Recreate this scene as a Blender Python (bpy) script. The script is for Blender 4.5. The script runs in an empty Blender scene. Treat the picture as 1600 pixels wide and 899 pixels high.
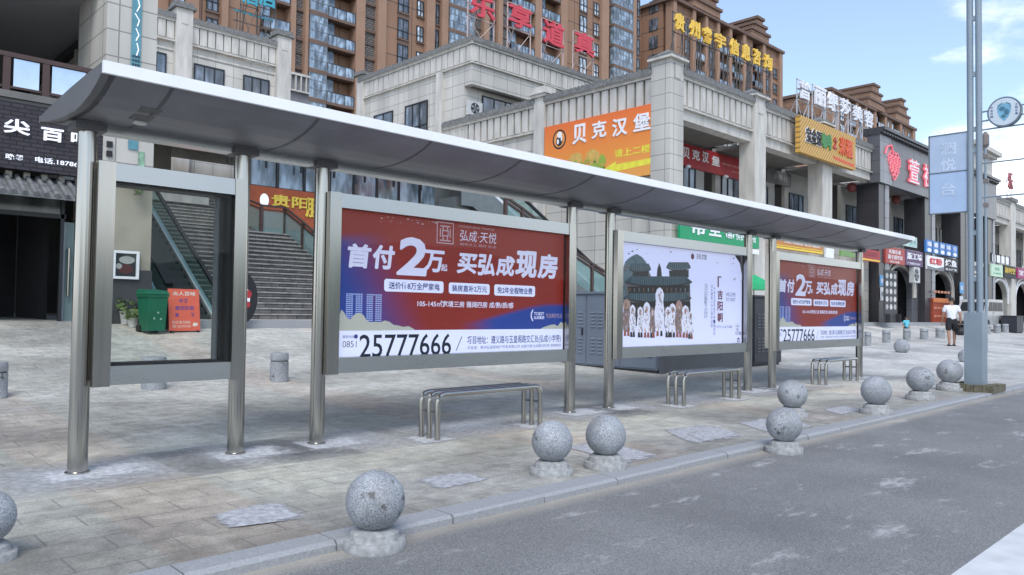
import bpy, bmesh, math, random
from mathutils import Vector, Matrix
random.seed(7)
R = math.radians
S = bpy.context.scene
COL = S.collection

# ---------------------------------------------------------------- camera, sky, sun, exposure
F, CAMH = 1200.0, 1.40
PIT, ROLL, AZ = R(1.77), R(0.8), R(46)
_f0 = Vector((math.cos(AZ), math.sin(AZ), 0)); _r0 = Vector((math.sin(AZ), -math.cos(AZ), 0)); _u0 = Vector((0, 0, 1))
FW = _f0*math.cos(PIT) + _u0*math.sin(PIT); _u1 = _u0*math.cos(PIT) - _f0*math.sin(PIT)
UP = _u1*math.cos(ROLL) - _r0*math.sin(ROLL); RT = _r0*math.cos(ROLL) + _u1*math.sin(ROLL)
CP = Vector((0, 0, CAMH))
cam = bpy.data.cameras.new('camera'); co = bpy.data.objects.new('camera', cam); COL.objects.link(co)
cam.sensor_width = 36; cam.lens = F/1600*36; cam.clip_start = .05; cam.clip_end = 6000
_m = Matrix((RT, UP, -FW)).transposed().to_4x4(); _m.translation = CP; co.matrix_world = _m
S.camera = co

SUN_EL, SUN_AZ = R(52), R(228)          # azimuth of the sun measured from +X towards +Y (behind the camera)
W = bpy.data.worlds.new('World'); S.world = W; W.use_nodes = True
nt = W.node_tree; nt.nodes.clear()
N = nt.nodes.new; Lk = nt.links.new
out = N('ShaderNodeOutputWorld'); bg = N('ShaderNodeBackground'); bg2 = N('ShaderNodeBackground'); mx = N('ShaderNodeMixShader')
sky = N('ShaderNodeTexSky'); sky.sky_type = 'NISHITA'; sky.sun_disc = False
sky.sun_elevation = SUN_EL; sky.sun_rotation = R(90) - SUN_AZ; sky.air_density = 1.0; sky.dust_density = .7; sky.ozone_density = 2.2
Lk(sky.outputs[0], bg.inputs[0]); bg.inputs[1].default_value = 0.125
bg2.inputs[0].default_value = (.93, .96, 1, 1); bg2.inputs[1].default_value = 1.05
tc = N('ShaderNodeTexCoord'); mp = N('ShaderNodeMapping'); mp.inputs['Scale'].default_value = (3.2, 3.2, 7.5); mp.inputs['Location'].default_value = (.35, .1, 0)
ns = N('ShaderNodeTexNoise'); ns.inputs['Scale'].default_value = 1.35; ns.inputs['Detail'].default_value = 8; ns.inputs['Roughness'].default_value = .58
Lk(tc.outputs['Generated'], mp.inputs[0]); Lk(mp.outputs[0], ns.inputs[0])
sx = N('ShaderNodeSeparateXYZ'); Lk(tc.outputs['Generated'], sx.inputs[0])
lo = N('ShaderNodeMapRange'); lo.inputs[1].default_value = .02; lo.inputs[2].default_value = .42; lo.inputs[3].default_value = .25; lo.inputs[4].default_value = -.02
Lk(sx.outputs[2], lo.inputs[0])
ad = N('ShaderNodeMath'); ad.operation = 'ADD'; Lk(ns.outputs[0], ad.inputs[0]); Lk(lo.outputs[0], ad.inputs[1])
rp = N('ShaderNodeMapRange'); rp.interpolation_type = 'SMOOTHSTEP'
rp.inputs[1].default_value = .54; rp.inputs[2].default_value = .76; rp.inputs[3].default_value = .08; rp.inputs[4].default_value = .95
Lk(ad.outputs[0], rp.inputs[0])
Lk(rp.outputs[0], mx.inputs[0]); Lk(bg.outputs[0], mx.inputs[1]); Lk(bg2.outputs[0], mx.inputs[2]); Lk(mx.outputs[0], out.inputs[0])

sl = bpy.data.lights.new('sun', 'SUN'); sl.energy = 1.25; sl.angle = R(30); sl.color = (1, .965, .92)
so = bpy.data.objects.new('sun', sl); COL.objects.link(so)
sd = Vector((math.cos(SUN_EL)*math.cos(SUN_AZ), math.cos(SUN_EL)*math.sin(SUN_AZ), math.sin(SUN_EL)))
so.rotation_euler = sd.to_track_quat('Z', 'Y').to_euler(); so.location = (0, -10, 40)
S.view_settings.view_transform = 'Standard'; S.view_settings.look = 'None'; S.view_settings.gamma = 1
S.view_settings.use_curve_mapping = False
S.view_settings.exposure = 0.95
S.cycles.max_bounces = 6; S.cycles.transparent_max_bounces = 12; S.cycles.use_denoising = True

# ---------------------------------------------------------------- placing helpers: rays from measured photo points onto real planes
def ray(px, py): return FW + RT*((px-800)/F) - UP*((py-449.5)/F)
def onY(px, py, y): d = ray(px, py); return CP + d*(y/d.y)
def onX(px, py, x): d = ray(px, py); return CP + d*(x/d.x)
def lerp(pts, t):
    if t <= pts[0][0]: return pts[0][1]
    for (a, b), (c, d) in zip(pts, pts[1:]):
        if t <= c: return b + (d-b)*(t-a)/(c-a)
    return pts[-1][1]
def ground_z(x, y):
    s = min(1, max(0, (x-19)/9)); s = s*s*(3-2*s)
    q = min(1, max(0, (y-5.5)/4))
    return lerp([(8, 0), (12.5, .1), (15, .33), (17.2, .66), (19.6, 1.03), (26, 1.08)], y) + .17*s*q
def onG(px, py):
    d = ray(px, py); t = 2.0
    for _ in range(4000):
        p = CP + d*t
        if p.z <= (ground_z(p.x, p.y) if p.y > 4.05 else -.06): return p
        t += .02
    return p
def depth(p): return (p-CP).dot(FW)
def px2m(n, p): return n*depth(p)/F

# ---------------------------------------------------------------- materials
MATS = {}
def M(name, rgb, rough=.6, metal=0., var=.12, scale=4., bump=0., spec=.5, emit=0., stretch=(1, 1, 1), rvar=0., detail=5):
    if name in MATS: return MATS[name]
    m = bpy.data.materials.new(name); m.use_nodes = True; t = m.node_tree; b = t.nodes['Principled BSDF']
    b.inputs['Roughness'].default_value = rough; b.inputs['Metallic'].default_value = metal; b.inputs['Specular IOR Level'].default_value = spec
    b.inputs['Base Color'].default_value = (*rgb, 1)
    if var or bump or rvar:
        c = t.nodes.new('ShaderNodeTexCoord'); mp = t.nodes.new('ShaderNodeMapping'); mp.inputs['Scale'].default_value = stretch
        n = t.nodes.new('ShaderNodeTexNoise'); n.inputs['Scale'].default_value = scale; n.inputs['Detail'].default_value = detail
        t.links.new(c.outputs['Object'], mp.inputs[0]); t.links.new(mp.outputs[0], n.inputs[0])
        r = t.nodes.new('ShaderNodeMapRange'); r.inputs[1].default_value = .3; r.inputs[2].default_value = .7
        r.inputs[3].default_value = 1-var; r.inputs[4].default_value = 1+var; t.links.new(n.outputs[0], r.inputs[0])
        k = t.nodes.new('ShaderNodeVectorMath'); k.operation = 'SCALE'; k.inputs[0].default_value = rgb
        t.links.new(r.outputs[0], k.inputs['Scale']); t.links.new(k.outputs[0], b.inputs['Base Color'])
        if bump:
            bm = t.nodes.new('ShaderNodeBump'); bm.inputs['Strength'].default_value = bump; bm.inputs['Distance'].default_value = .02
            t.links.new(n.outputs[0], bm.inputs['Height']); t.links.new(bm.outputs[0], b.inputs['Normal'])
        if rvar:
            q = t.nodes.new('ShaderNodeMapRange'); q.inputs[3].default_value = rough-rvar; q.inputs[4].default_value = rough+rvar
            t.links.new(n.outputs[0], q.inputs[0]); t.links.new(q.outputs[0], b.inputs['Roughness'])
    if emit:
        b.inputs['Emission Color'].default_value = (*rgb, 1); b.inputs['Emission Strength'].default_value = emit
    MATS[name] = m; return m

def nodes_of(name, rough=.7):
    m = bpy.data.materials.new(name); m.use_nodes = True; t = m.node_tree; b = t.nodes['Principled BSDF']
    b.inputs['Roughness'].default_value = rough; MATS[name] = m
    return m, t, b, (lambda k, **kw: setk(t.nodes.new(k), kw)), t.links.new
def setk(n, kw):
    for k, v in kw.items():
        if k.startswith('i_'): n.inputs[k[2:].replace('_', ' ')].default_value = v
        else: setattr(n, k, v)
    return n
def ramp(nd, pts):
    cr = nd.color_ramp
    while len(cr.elements) < len(pts): cr.elements.new(.5)
    for e, (p, c) in zip(cr.elements, pts): e.position = p; e.color = (*c, 1)
    return nd

def tile_mat(name, c1, c2, joint, w, h, rough=.45, msize=.012, stain=.15, offset=0.5, sscale=.35, streak=True):
    """wall cladding: tiles on vertical faces, mapped on (x+y, z)"""
    m, t, b, nd, lk = nodes_of(name, rough)
    c = nd('ShaderNodeTexCoord'); s = nd('ShaderNodeSeparateXYZ'); lk(c.outputs['Object'], s.inputs[0])
    a = nd('ShaderNodeMath', operation='ADD'); lk(s.outputs[0], a.inputs[0]); lk(s.outputs[1], a.inputs[1])
    v = nd('ShaderNodeCombineXYZ'); lk(a.outputs[0], v.inputs[0]); lk(s.outputs[2], v.inputs[1])
    br = nd('ShaderNodeTexBrick', offset=offset, i_Scale=1.0, i_Mortar_Size=msize, i_Brick_Width=w, i_Row_Height=h, i_Mortar_Smooth=.1)
    br.inputs['Color1'].default_value = (*c1, 1); br.inputs['Color2'].default_value = (*c2, 1); br.inputs['Mortar'].default_value = (*joint, 1)
    lk(v.outputs[0], br.inputs[0])
    n = nd('ShaderNodeTexNoise', i_Scale=sscale, i_Detail=6.0)
    if streak:
        mp = nd('ShaderNodeMapping'); mp.inputs['Scale'].default_value = (3, 3, .6); lk(c.outputs['Object'], mp.inputs[0]); lk(mp.outputs[0], n.inputs[0])
    else: lk(c.outputs['Object'], n.inputs[0])
    r = nd('ShaderNodeMapRange'); r.inputs[1].default_value = .3; r.inputs[2].default_value = .7; r.inputs[3].default_value = 1-stain; r.inputs[4].default_value = 1+stain*.6
    lk(n.outputs[0], r.inputs[0])
    k = nd('ShaderNodeVectorMath', operation='SCALE'); lk(br.outputs[0], k.inputs[0]); lk(r.outputs[0], k.inputs['Scale']); lk(k.outputs[0], b.inputs['Base Color'])
    return m

def steel_mat(name, rgb, rough, axis, amp=.12):
    m, t, b, nd, lk = nodes_of(name, rough); b.inputs['Metallic'].default_value = 1
    c = nd('ShaderNodeTexCoord'); mp = nd('ShaderNodeMapping'); mp.inputs['Scale'].default_value = axis; lk(c.outputs['Object'], mp.inputs[0])
    n = nd('ShaderNodeTexNoise', i_Scale=12.0, i_Detail=4.0); lk(mp.outputs[0], n.inputs[0])
    r = nd('ShaderNodeMapRange'); r.inputs[3].default_value = 1-amp; r.inputs[4].default_value = 1+amp*.8; lk(n.outputs[0], r.inputs[0])
    k = nd('ShaderNodeVectorMath', operation='SCALE'); k.inputs[0].default_value = rgb; lk(r.outputs[0], k.inputs['Scale']); lk(k.outputs[0], b.inputs['Base Color'])
    q = nd('ShaderNodeMapRange'); q.inputs[3].default_value = rough-amp*.5; q.inputs[4].default_value = rough+amp*.9; lk(n.outputs[0], q.inputs[0]); lk(q.outputs[0], b.inputs['Roughness'])
    return m

STEEL = steel_mat('brushed_steel', (.42, .41, .38), .18, (2.2, 2.2, .05), .08)
STEELH = steel_mat('brushed_steel_rail', (.50, .51, .50), .27, (.12, .5, .5), .05)
ALU = M('grey_aluminium_panel', (.205, .205, .225), .42, .2, .13, 2.2, spec=.5, rvar=.08)
WHITE = M('white_paint', (.80, .81, .83), .4, 0, .04)
RIB = M('dark_grey_rib', (.10, .10, .105), .5)
BLACK = M('black_rubber', (.012, .012, .013), .55)
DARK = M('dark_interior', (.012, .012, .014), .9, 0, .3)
WTILE = tile_mat('pale_stone_tile', (.53, .51, .46), (.49, .472, .425), (.24, .23, .21), 1.0, .62, .5, .016, .20, 0.0)
WSTONE = M('pale_stone', (.52, .50, .455), .6, 0, .18, 1.6, stretch=(2, 2, .5))
GSTONE = tile_mat('dark_granite_tile', (.115, .115, .125), (.095, .095, .105), (.03, .03, .03), 1.2, .8, .35, .015, .15, 0.0)
GSTRIP = tile_mat('grey_granite_tile', (.27, .275, .29), (.23, .235, .25), (.08, .08, .08), .9, .9, .4, .02, .12, 0.0)
DSTONE = tile_mat('charcoal_granite_tile', (.035, .034, .038), (.045, .043, .047), (.015, .015, .015), 1.0, .9, .35, .012, .12, 0.0)
COPING = M('grey_slate_coping', (.17, .17, .165), .7, 0, .35, 9, bump=.4)
DGREY = M('groove_shade_paint', (.06, .06, .058), .8)
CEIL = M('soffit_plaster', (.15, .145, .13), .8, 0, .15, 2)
LWALL = M('plaster_wall', (.34, .33, .30), .8, 0, .12, 1.5)
FRAME = M('black_window_frame', (.015, .017, .02), .4)
def glass_surface(name, rgb, rough=.06):
    m, t, b, nd, lk = nodes_of(name, rough); b.inputs['Specular IOR Level'].default_value = .9
    c = nd('ShaderNodeTexCoord'); mp = nd('ShaderNodeMapping'); mp.inputs['Scale'].default_value = (1, 1, .35); lk(c.outputs['Object'], mp.inputs[0]); n = nd('ShaderNodeTexNoise', i_Scale=2.2, i_Detail=2.0); lk(mp.outputs[0], n.inputs[0])
    cr = ramp(nd('ShaderNodeValToRGB'), [(.35, tuple(v*.45 for v in rgb)), (.5, rgb), (.66, tuple(min(1, v*2.2) for v in rgb))]); lk(n.outputs[0], cr.inputs[0]); lk(cr.outputs[0], b.inputs['Base Color'])
    return m
WGLASS = glass_surface('window_glass_with_curtains', (.10, .12, .145))
TGLASS = glass_surface('tower_window_glass', (.10, .115, .135))
BGLASS = glass_surface('pale_blue_balcony_glass', (.17, .22, .27))
def clear_glass(name, tint, refl=.24, opac=0.):
    m, t, b, nd, lk = nodes_of(name); t.nodes.remove(b); o = t.nodes['Material Output']
    tr = nd('ShaderNodeBsdfTransparent'); tr.inputs[0].default_value = (*tint, 1)
    gl = nd('ShaderNodeBsdfGlossy'); gl.inputs['Roughness'].default_value = .02; gl.inputs[0].default_value = (.9, .95, .93, 1)
    fr = nd('ShaderNodeFresnel'); fr.inputs[0].default_value = 1.5
    ge = nd('ShaderNodeNewGeometry'); iv = nd('ShaderNodeMath', operation='SUBTRACT'); iv.inputs[0].default_value = 1; lk(ge.outputs['Backfacing'], iv.inputs[1])
    ff = nd('ShaderNodeMath', operation='MULTIPLY'); lk(fr.outputs[0], ff.inputs[0]); lk(iv.outputs[0], ff.inputs[1])
    ff2 = nd('ShaderNodeMath', operation='MULTIPLY'); ff2.inputs[1].default_value = refl; lk(ff.outputs[0], ff2.inputs[0]); ff = ff2; a = nd('ShaderNodeMixShader'); lk(ff.outputs[0], a.inputs[0]); lk(tr.outputs[0], a.inputs[1]); lk(gl.outputs[0], a.inputs[2])
    if opac:
        df = nd('ShaderNodeBsdfDiffuse'); df.inputs[0].default_value = (.45, .6, .6, 1)
        c = nd('ShaderNodeMixShader'); c.inputs[0].default_value = opac; lk(a.outputs[0], c.inputs[1]); lk(df.outputs[0], c.inputs[2]); lk(c.outputs[0], o.inputs[0])
    else: lk(a.outputs[0], o.inputs[0])
    return m
CGLASS = clear_glass('display_case_glass', (.94, .95, .94))
RGLASS = clear_glass('balustrade_glass', (.55, .68, .68), .6, opac=.28)
EGLASS = clear_glass('escalator_glass', (.70, .82, .80), .5, opac=.08)
def granite_mat():
    m, t, b, nd, lk = nodes_of('speckled_granite', .6)
    c = nd('ShaderNodeTexCoord'); v = nd('ShaderNodeTexVoronoi', i_Scale=170.0); lk(c.outputs['Object'], v.inputs[0])
    cr = ramp(nd('ShaderNodeValToRGB'), [(0, (.10, .11, .12)), (.25, (.22, .24, .26)), (.5, (.31, .33, .35)), (.85, (.46, .48, .50))]); lk(v.outputs['Color'], cr.inputs[0])
    n = nd('ShaderNodeTexNoise', i_Scale=3.5, i_Detail=6.0); lk(c.outputs['Object'], n.inputs[0])
    r = nd('ShaderNodeMapRange'); r.inputs[1].default_value = .3; r.inputs[2].default_value = .7; r.inputs[3].default_value = .72; r.inputs[4].default_value = 1.1; lk(n.outputs[0], r.inputs[0])
    k = nd('ShaderNodeVectorMath', operation='SCALE'); lk(cr.outputs[0], k.inputs[0]); lk(r.outputs[0], k.inputs['Scale'])
    # dark chips and rusty scuffs
    n5 = nd('ShaderNodeTexNoise', i_Scale=7.0, i_Detail=5.0, i_Roughness=.6); oi = nd('ShaderNodeObjectInfo'); va = nd('ShaderNodeVectorMath', operation='ADD'); lk(c.outputs['Object'], va.inputs[0]); lk(oi.outputs['Location'], va.inputs[1]); lk(va.outputs[0], n5.inputs[0])
    r5 = nd('ShaderNodeMapRange'); r5.inputs[1].default_value = .625; r5.inputs[2].default_value = .67; r5.inputs[4].default_value = .8; lk(n5.outputs[0], r5.inputs[0])
    m5 = nd('ShaderNodeMix', data_type='RGBA'); m5.inputs[7].default_value = (.05, .045, .04, 1); lk(r5.outputs[0], m5.inputs[0]); lk(k.outputs[0], m5.inputs[6])
    sz = nd('ShaderNodeTexNoise', i_Scale=2.2, i_Detail=7.0, i_Roughness=.65); lk(va.outputs[0], sz.inputs[0]); rz = nd('ShaderNodeMapRange'); rz.inputs[1].default_value = .5; rz.inputs[2].default_value = .72; rz.inputs[4].default_value = .5; lk(sz.outputs[0], rz.inputs[0])
    m6 = nd('ShaderNodeMix', data_type='RGBA'); m6.inputs[7].default_value = (.17, .155, .13, 1); lk(rz.outputs[0], m6.inputs[0]); lk(m5.outputs[2], m6.inputs[6]); lk(m6.outputs[2], b.inputs['Base Color'])
    return m
GRANITE = granite_mat()
ROUGHSTONE = M('chipped_stone', (.33, .335, .33), .9, 0, .28, 22, bump=.35, detail=9)

# ---------------------------------------------------------------- mesh helpers
class FR:
    def __init__(s, o, u, v): s.o = Vector(o); s.u = Vector(u).normalized(); s.v = Vector(v).normalized(); s.n = s.u.cross(s.v)
    def pt(s, a, b, c=0): return s.o + s.u*a + s.v*b + s.n*c
def frY(x, y, z): return FR((x, y, z), (1, 0, 0), (0, 0, 1))          # faces the street (-Y)
def frX(x, y, z): return FR((x, y, z), (0, -1, 0), (0, 0, 1))         # faces -X; u runs towards -Y

def wloc(o):
    p = Vector((0, 0, 0))
    while o: p += o.location; o = o.parent
    return p
class MB:
    def __init__(s): s.v = []; s.f = []; s.m = []
    def quad(s, a, b, c, d, m=0):
        k = len(s.v); s.v += [Vector(a), Vector(b), Vector(c), Vector(d)]; s.f.append((k, k+1, k+2, k+3)); s.m.append(m)
    def hexa(s, P, m=0):
        k = len(s.v); s.v += [Vector(p) for p in P]
        for q in ((0, 3, 2, 1), (4, 5, 6, 7), (0, 1, 5, 4), (1, 2, 6, 5), (2, 3, 7, 6), (3, 0, 4, 7)): s.f.append(tuple(k+i for i in q)); s.m.append(m)
        return s
    def box(s, x0, x1, y0, y1, z0, z1, m=0):
        s.hexa([(x0, y0, z0), (x1, y0, z0), (x1, y1, z0), (x0, y1, z0), (x0, y0, z1), (x1, y0, z1), (x1, y1, z1), (x0, y1, z1)], m); return s
    def fbox(s, fr, a0, a1, b0, b1, c0, c1, m=0):
        s.hexa([fr.pt(a0, b0, c0), fr.pt(a1, b0, c0), fr.pt(a1, b1, c0), fr.pt(a0, b1, c0), fr.pt(a0, b0, c1), fr.pt(a1, b0, c1), fr.pt(a1, b1, c1), fr.pt(a0, b1, c1)], m); return s
    def prism(s, fr, pts, c0, c1, m=0):
        k = len(s.v); n = len(pts)
        s.v += [fr.pt(a, b, c0) for a, b in pts] + [fr.pt(a, b, c1) for a, b in pts]
        s.f.append(tuple(k+i for i in range(n))[::-1]); s.m.append(m); s.f.append(tuple(k+n+i for i in range(n))); s.m.append(m)
        for i in range(n):
            j = (i+1) % n; s.f.append((k+i, k+j, k+n+j, k+n+i)); s.m.append(m)
        return s
    def tube(s, pts, r, n=10, m=0, r1=None):
        pts = [Vector(p) for p in pts]; k = len(s.v); L = len(pts)
        for i, p in enumerate(pts):
            d = (pts[min(i+1, L-1)] - pts[max(i-1, 0)]).normalized()
            a = d.cross(Vector((0, 0, 1)) if abs(d.z) < .9 else Vector((1, 0, 0))).normalized(); b = d.cross(a)
            rr = r if r1 is None else r + (r1-r)*i/(L-1)
            if isinstance(r, (list, tuple)): rr = r[i]
            for j in range(n):
                t = 2*math.pi*j/n; s.v.append(p + a*(rr*math.cos(t)) + b*(rr*math.sin(t)))
        for i in range(L-1):
            for j in range(n):
                q = (j+1) % n; s.f.append((k+i*n+j, k+i*n+q, k+(i+1)*n+q, k+(i+1)*n+j)); s.m.append(m)
        s.f.append(tuple(k+j for j in range(n))[::-1]); s.m.append(m); s.f.append(tuple(k+(L-1)*n+j for j in range(n))); s.m.append(m)
        return s
    def lathe(s, c, prof, n=28, m=0, jit=0.):
        k = len(s.v); c = Vector(c)
        for r, z in prof:
            for j in range(n):
                t = 2*math.pi*j/n; q = 1+random.uniform(-jit, jit)
                s.v.append(c + Vector((r*q*math.cos(t), r*q*math.sin(t), z + random.uniform(-jit, jit)*.5*max(r, .01))))
        for i in range(len(prof)-1):
            for j in range(n):
                q = (j+1) % n; s.f.append((k+i*n+j, k+i*n+q, k+(i+1)*n+q, k+(i+1)*n+j)); s.m.append(m)
        s.f.append(tuple(k+j for j in range(n))[::-1]); s.m.append(m)
        s.f.append(tuple(k+(len(prof)-1)*n+j for j in range(n))); s.m.append(m); return s
    def poly(s, fr, pts, c=0, m=0):
        k = len(s.v); s.v += [fr.pt(a, b, c) for a, b in pts]; s.f.append(tuple(range(k, k+len(pts)))); s.m.append(m); return s
    def ell(s, fr, a, b, ra, rb, c=0, m=0, n=18):
        return s.poly(fr, [(a+ra*math.cos(2*math.pi*i/n), b+rb*math.sin(2*math.pi*i/n)) for i in range(n)], c, m)
    def text(s, st, fr, a, b, w, h, c=.002, ext=0., bold=0., shear=0., m=0):
        fat = max(0., bold-.012); g = min(bold, .012); vs, fs = glyphs(st, g, ext > 0)
        d = fat*.62*h; sh = [(0, 0)] if fat == 0 else [(0, 0), (d, 0), (-d, 0), (0, d), (0, -d), (d*.7, d*.7), (-d*.7, d*.7), (d*.7, -d*.7), (-d*.7, -d*.7)]
        for q, (ox, oy) in enumerate(sh):                        # heavier strokes: the glyph repeated with tiny shifts
            k = len(s.v)
            for x, y, z in vs: s.v.append(fr.pt(a + d + x*(w-2*d) + shear*y*h + ox, b + d + y*(h-2*d) + oy, c + z*ext + q*.00012))
            for f in fs: s.f.append(tuple(k+i for i in f)); s.m.append(m)
        return s
    def build(s, name, mats, parent=None, smooth=False, local=False, base=True):
        if not isinstance(mats, (list, tuple)): mats = [mats]
        me = bpy.data.meshes.new(name); o = bpy.data.objects.new(name, me); COL.objects.link(o)
        off = Vector((0, 0, 0))
        if parent is not None:
            o.parent = parent
            if not local: off = wloc(parent)
        elif base and not local and s.v:
            xs = [p.x for p in s.v]; ys = [p.y for p in s.v]
            off = Vector(((min(xs)+max(xs))/2, (min(ys)+max(ys))/2, min(p.z for p in s.v))); o.location = off
        me.from_pydata([p-off for p in s.v], [], s.f); me.update()
        for x in mats: me.materials.append(x)
        me.polygons.foreach_set('material_index', s.m)
        if smooth:
            me.polygons.foreach_set('use_smooth', [True]*len(me.polygons))
            try: me.set_sharp_from_angle(angle=R(40))
            except Exception: pass
        return o
_G = {}
def glyphs(st, bold, solid):
    key = (st, bold, solid)
    if key in _G: return _G[key]
    cu = bpy.data.curves.new('t', 'FONT'); cu.body = st; cu.size = 1; cu.offset = bold; cu.resolution_u = 3
    if solid: cu.extrude = .5
    ob = bpy.data.objects.new('t', cu); COL.objects.link(ob)
    me = bpy.data.meshes.new_from_object(ob.evaluated_get(bpy.context.evaluated_depsgraph_get()))
    vs = [v.co.copy() for v in me.vertices]; fs = [tuple(p.vertices) for p in me.polygons]
    bpy.data.objects.remove(ob); bpy.data.meshes.remove(me); bpy.data.curves.remove(cu)
    if not vs: _G[key] = ([], []); return _G[key]
    x0 = min(v.x for v in vs); x1 = max(v.x for v in vs); y0 = min(v.y for v in vs); y1 = max(v.y for v in vs)
    vs = [((v.x-x0)/max(x1-x0, 1e-4), (v.y-y0)/max(y1-y0, 1e-4), v.z+.5 if solid else 0) for v in vs]
    _G[key] = (vs, fs); return _G[key]

def tag(o, label=None, cat=None, group=None, kind=None):
    if label: o['label'] = label
    if cat: o['category'] = cat
    if group: o['group'] = group
    if kind: o['kind'] = kind
    return o
def thing(name, loc, label, cat, group=None, rz=0):
    o = bpy.data.objects.new(name, None); COL.objects.link(o); o.location = loc; o.rotation_euler.z = rz; o.empty_display_size = .2
    return tag(o, label, cat, group)
def inst(src, parent, off=(0, 0, 0)):
    o = src.copy(); COL.objects.link(o); o.parent = parent; o.location = src.location + Vector(off)
    return o
def copy_tree(o, parent=None):
    c = o.copy(); COL.objects.link(c); c.parent = parent
    for ch in list(o.children): copy_tree(ch, c)
    return c
# ---------------------------------------------------------------- ground, road, kerb, pavement
def paving_mat():
    m, t, b, nd, lk = nodes_of('worn_paving_slabs', .55)
    c = nd('ShaderNodeTexCoord')
    wn = nd('ShaderNodeTexNoise', i_Scale=1.2, i_Detail=3.0); lk(c.outputs['Object'], wn.inputs[0])
    br = nd('ShaderNodeTexBrick', offset=.5, i_Scale=1.0, i_Mortar_Size=.008, i_Brick_Width=.6, i_Row_Height=.3, i_Bias=0.0, i_Mortar_Smooth=.3)
    br.inputs['Color1'].default_value = (.312, .306, .262, 1); br.inputs['Color2'].default_value = (.287, .283, .252, 1); br.inputs['Mortar'].default_value = (.23, .225, .205, 1)
    lk(c.outputs['Object'], br.inputs[0])
    # wide strips of reddish slabs across the pavement
    sp = nd('ShaderNodeSeparateXYZ'); lk(c.outputs['Object'], sp.inputs[0])
    md = nd('ShaderNodeMath', operation='PINGPONG'); md.inputs[1].default_value = 2.1; lk(sp.outputs[0], md.inputs[0])
    st = nd('ShaderNodeMapRange'); st.inputs[1].default_value = 1.62; st.inputs[2].default_value = 1.66; lk(md.outputs[0], st.inputs[0])
    red = nd('ShaderNodeMix', data_type='RGBA', blend_type='MULTIPLY'); red.inputs[7].default_value = (1.07, .965, .93, 1)
    sm = nd('ShaderNodeMath', operation='MULTIPLY'); sm.inputs[1].default_value = .85; lk(st.outputs[0], sm.inputs[0]); lk(sm.outputs[0], red.inputs[0]); lk(br.outputs[0], red.inputs[6])
    # big stains, small dirt, pale scuffs
    n1 = nd('ShaderNodeTexNoise', i_Scale=.42, i_Detail=6.0, i_Roughness=.62, i_Distortion=.4); lk(c.outputs['Object'], n1.inputs[0])
    r1 = nd('ShaderNodeMapRange'); r1.inputs[1].default_value = .36; r1.inputs[2].default_value = .64; r1.inputs[3].default_value = .66; r1.inputs[4].default_value = 1.22; lk(n1.outputs[0], r1.inputs[0])
    n2 = nd('ShaderNodeTexNoise', i_Scale=6.0, i_Detail=10.0, i_Roughness=.7); lk(c.outputs['Object'], n2.inputs[0])
    r2 = nd('ShaderNodeMapRange'); r2.inputs[1].default_value = .3; r2.inputs[2].default_value = .7; r2.inputs[3].default_value = .66; r2.inputs[4].default_value = 1.30; lk(n2.outputs[0], r2.inputs[0])
    n3 = nd('ShaderNodeTexNoise', i_Scale=60.0, i_Detail=2.0); lk(c.outputs['Object'], n3.inputs[0])
    r3 = nd('ShaderNodeMapRange'); r3.inputs[1].default_value = .3; r3.inputs[2].default_value = .7; r3.inputs[3].default_value = .8; r3.inputs[4].default_value = 1.2; lk(n3.outputs[0], r3.inputs[0])
    a = nd('ShaderNodeMath', operation='MULTIPLY'); lk(r1.outputs[0], a.inputs[0]); lk(r2.outputs[0], a.inputs[1])
    a2 = nd('ShaderNodeMath', operation='MULTIPLY'); lk(a.outputs[0], a2.inputs[0]); lk(r3.outputs[0], a2.inputs[1])
    k = nd('ShaderNodeVectorMath', operation='SCALE'); 
    # strips of differently worn slabs running along the street
    wy = nd('ShaderNodeMath', operation='MULTIPLY_ADD'); wy.inputs[1].default_value = 1.6; lk(n1.outputs[0], wy.inputs[0]); lk(sp.outputs[1], wy.inputs[2])
    ys = nd('ShaderNodeMapRange'); ys.inputs[1].default_value = 4.0; ys.inputs[2].default_value = 16.0; lk(wy.outputs[0], ys.inputs[0])
    yr = ramp(nd('ShaderNodeValToRGB'), [(.0, (.58, .575, .57)), (.15, (.64, .635, .63)), (.24, (.98, .98, .95)), (.40, (.98, .98, .95)), (.47, (.66, .665, .67)), (.60, (.72, .725, .73)), (.72, (.95, .95, .95))]); lk(ys.outputs[0], yr.inputs[0])
    rm = nd('ShaderNodeMix', data_type='RGBA', blend_type='MULTIPLY'); rm.inputs[0].default_value = 1; lk(red.outputs[2], rm.inputs[6]); lk(yr.outputs[0], rm.inputs[7])
    sc2 = nd('ShaderNodeVectorMath', operation='SCALE'); sc2.inputs['Scale'].default_value = 1.6; lk(rm.outputs[2], sc2.inputs[0])
    lk(sc2.outputs[0], k.inputs[0]); lk(a2.outputs[0], k.inputs['Scale'])
    # paler dusty slabs
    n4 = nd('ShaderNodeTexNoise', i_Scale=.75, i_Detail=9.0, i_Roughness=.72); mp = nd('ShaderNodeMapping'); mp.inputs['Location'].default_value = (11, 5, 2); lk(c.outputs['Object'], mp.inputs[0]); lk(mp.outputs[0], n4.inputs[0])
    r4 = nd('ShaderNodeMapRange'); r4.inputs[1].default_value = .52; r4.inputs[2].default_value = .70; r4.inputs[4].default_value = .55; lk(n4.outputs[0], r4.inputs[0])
    # the far end of the square is painted paler for its brighter light
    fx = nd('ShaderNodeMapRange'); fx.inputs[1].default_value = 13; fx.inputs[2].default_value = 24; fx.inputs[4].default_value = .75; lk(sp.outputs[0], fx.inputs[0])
    mxv = nd('ShaderNodeMath', operation='MAXIMUM'); lk(r4.outputs[0], mxv.inputs[0]); lk(fx.outputs[0], mxv.inputs[1])
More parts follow.
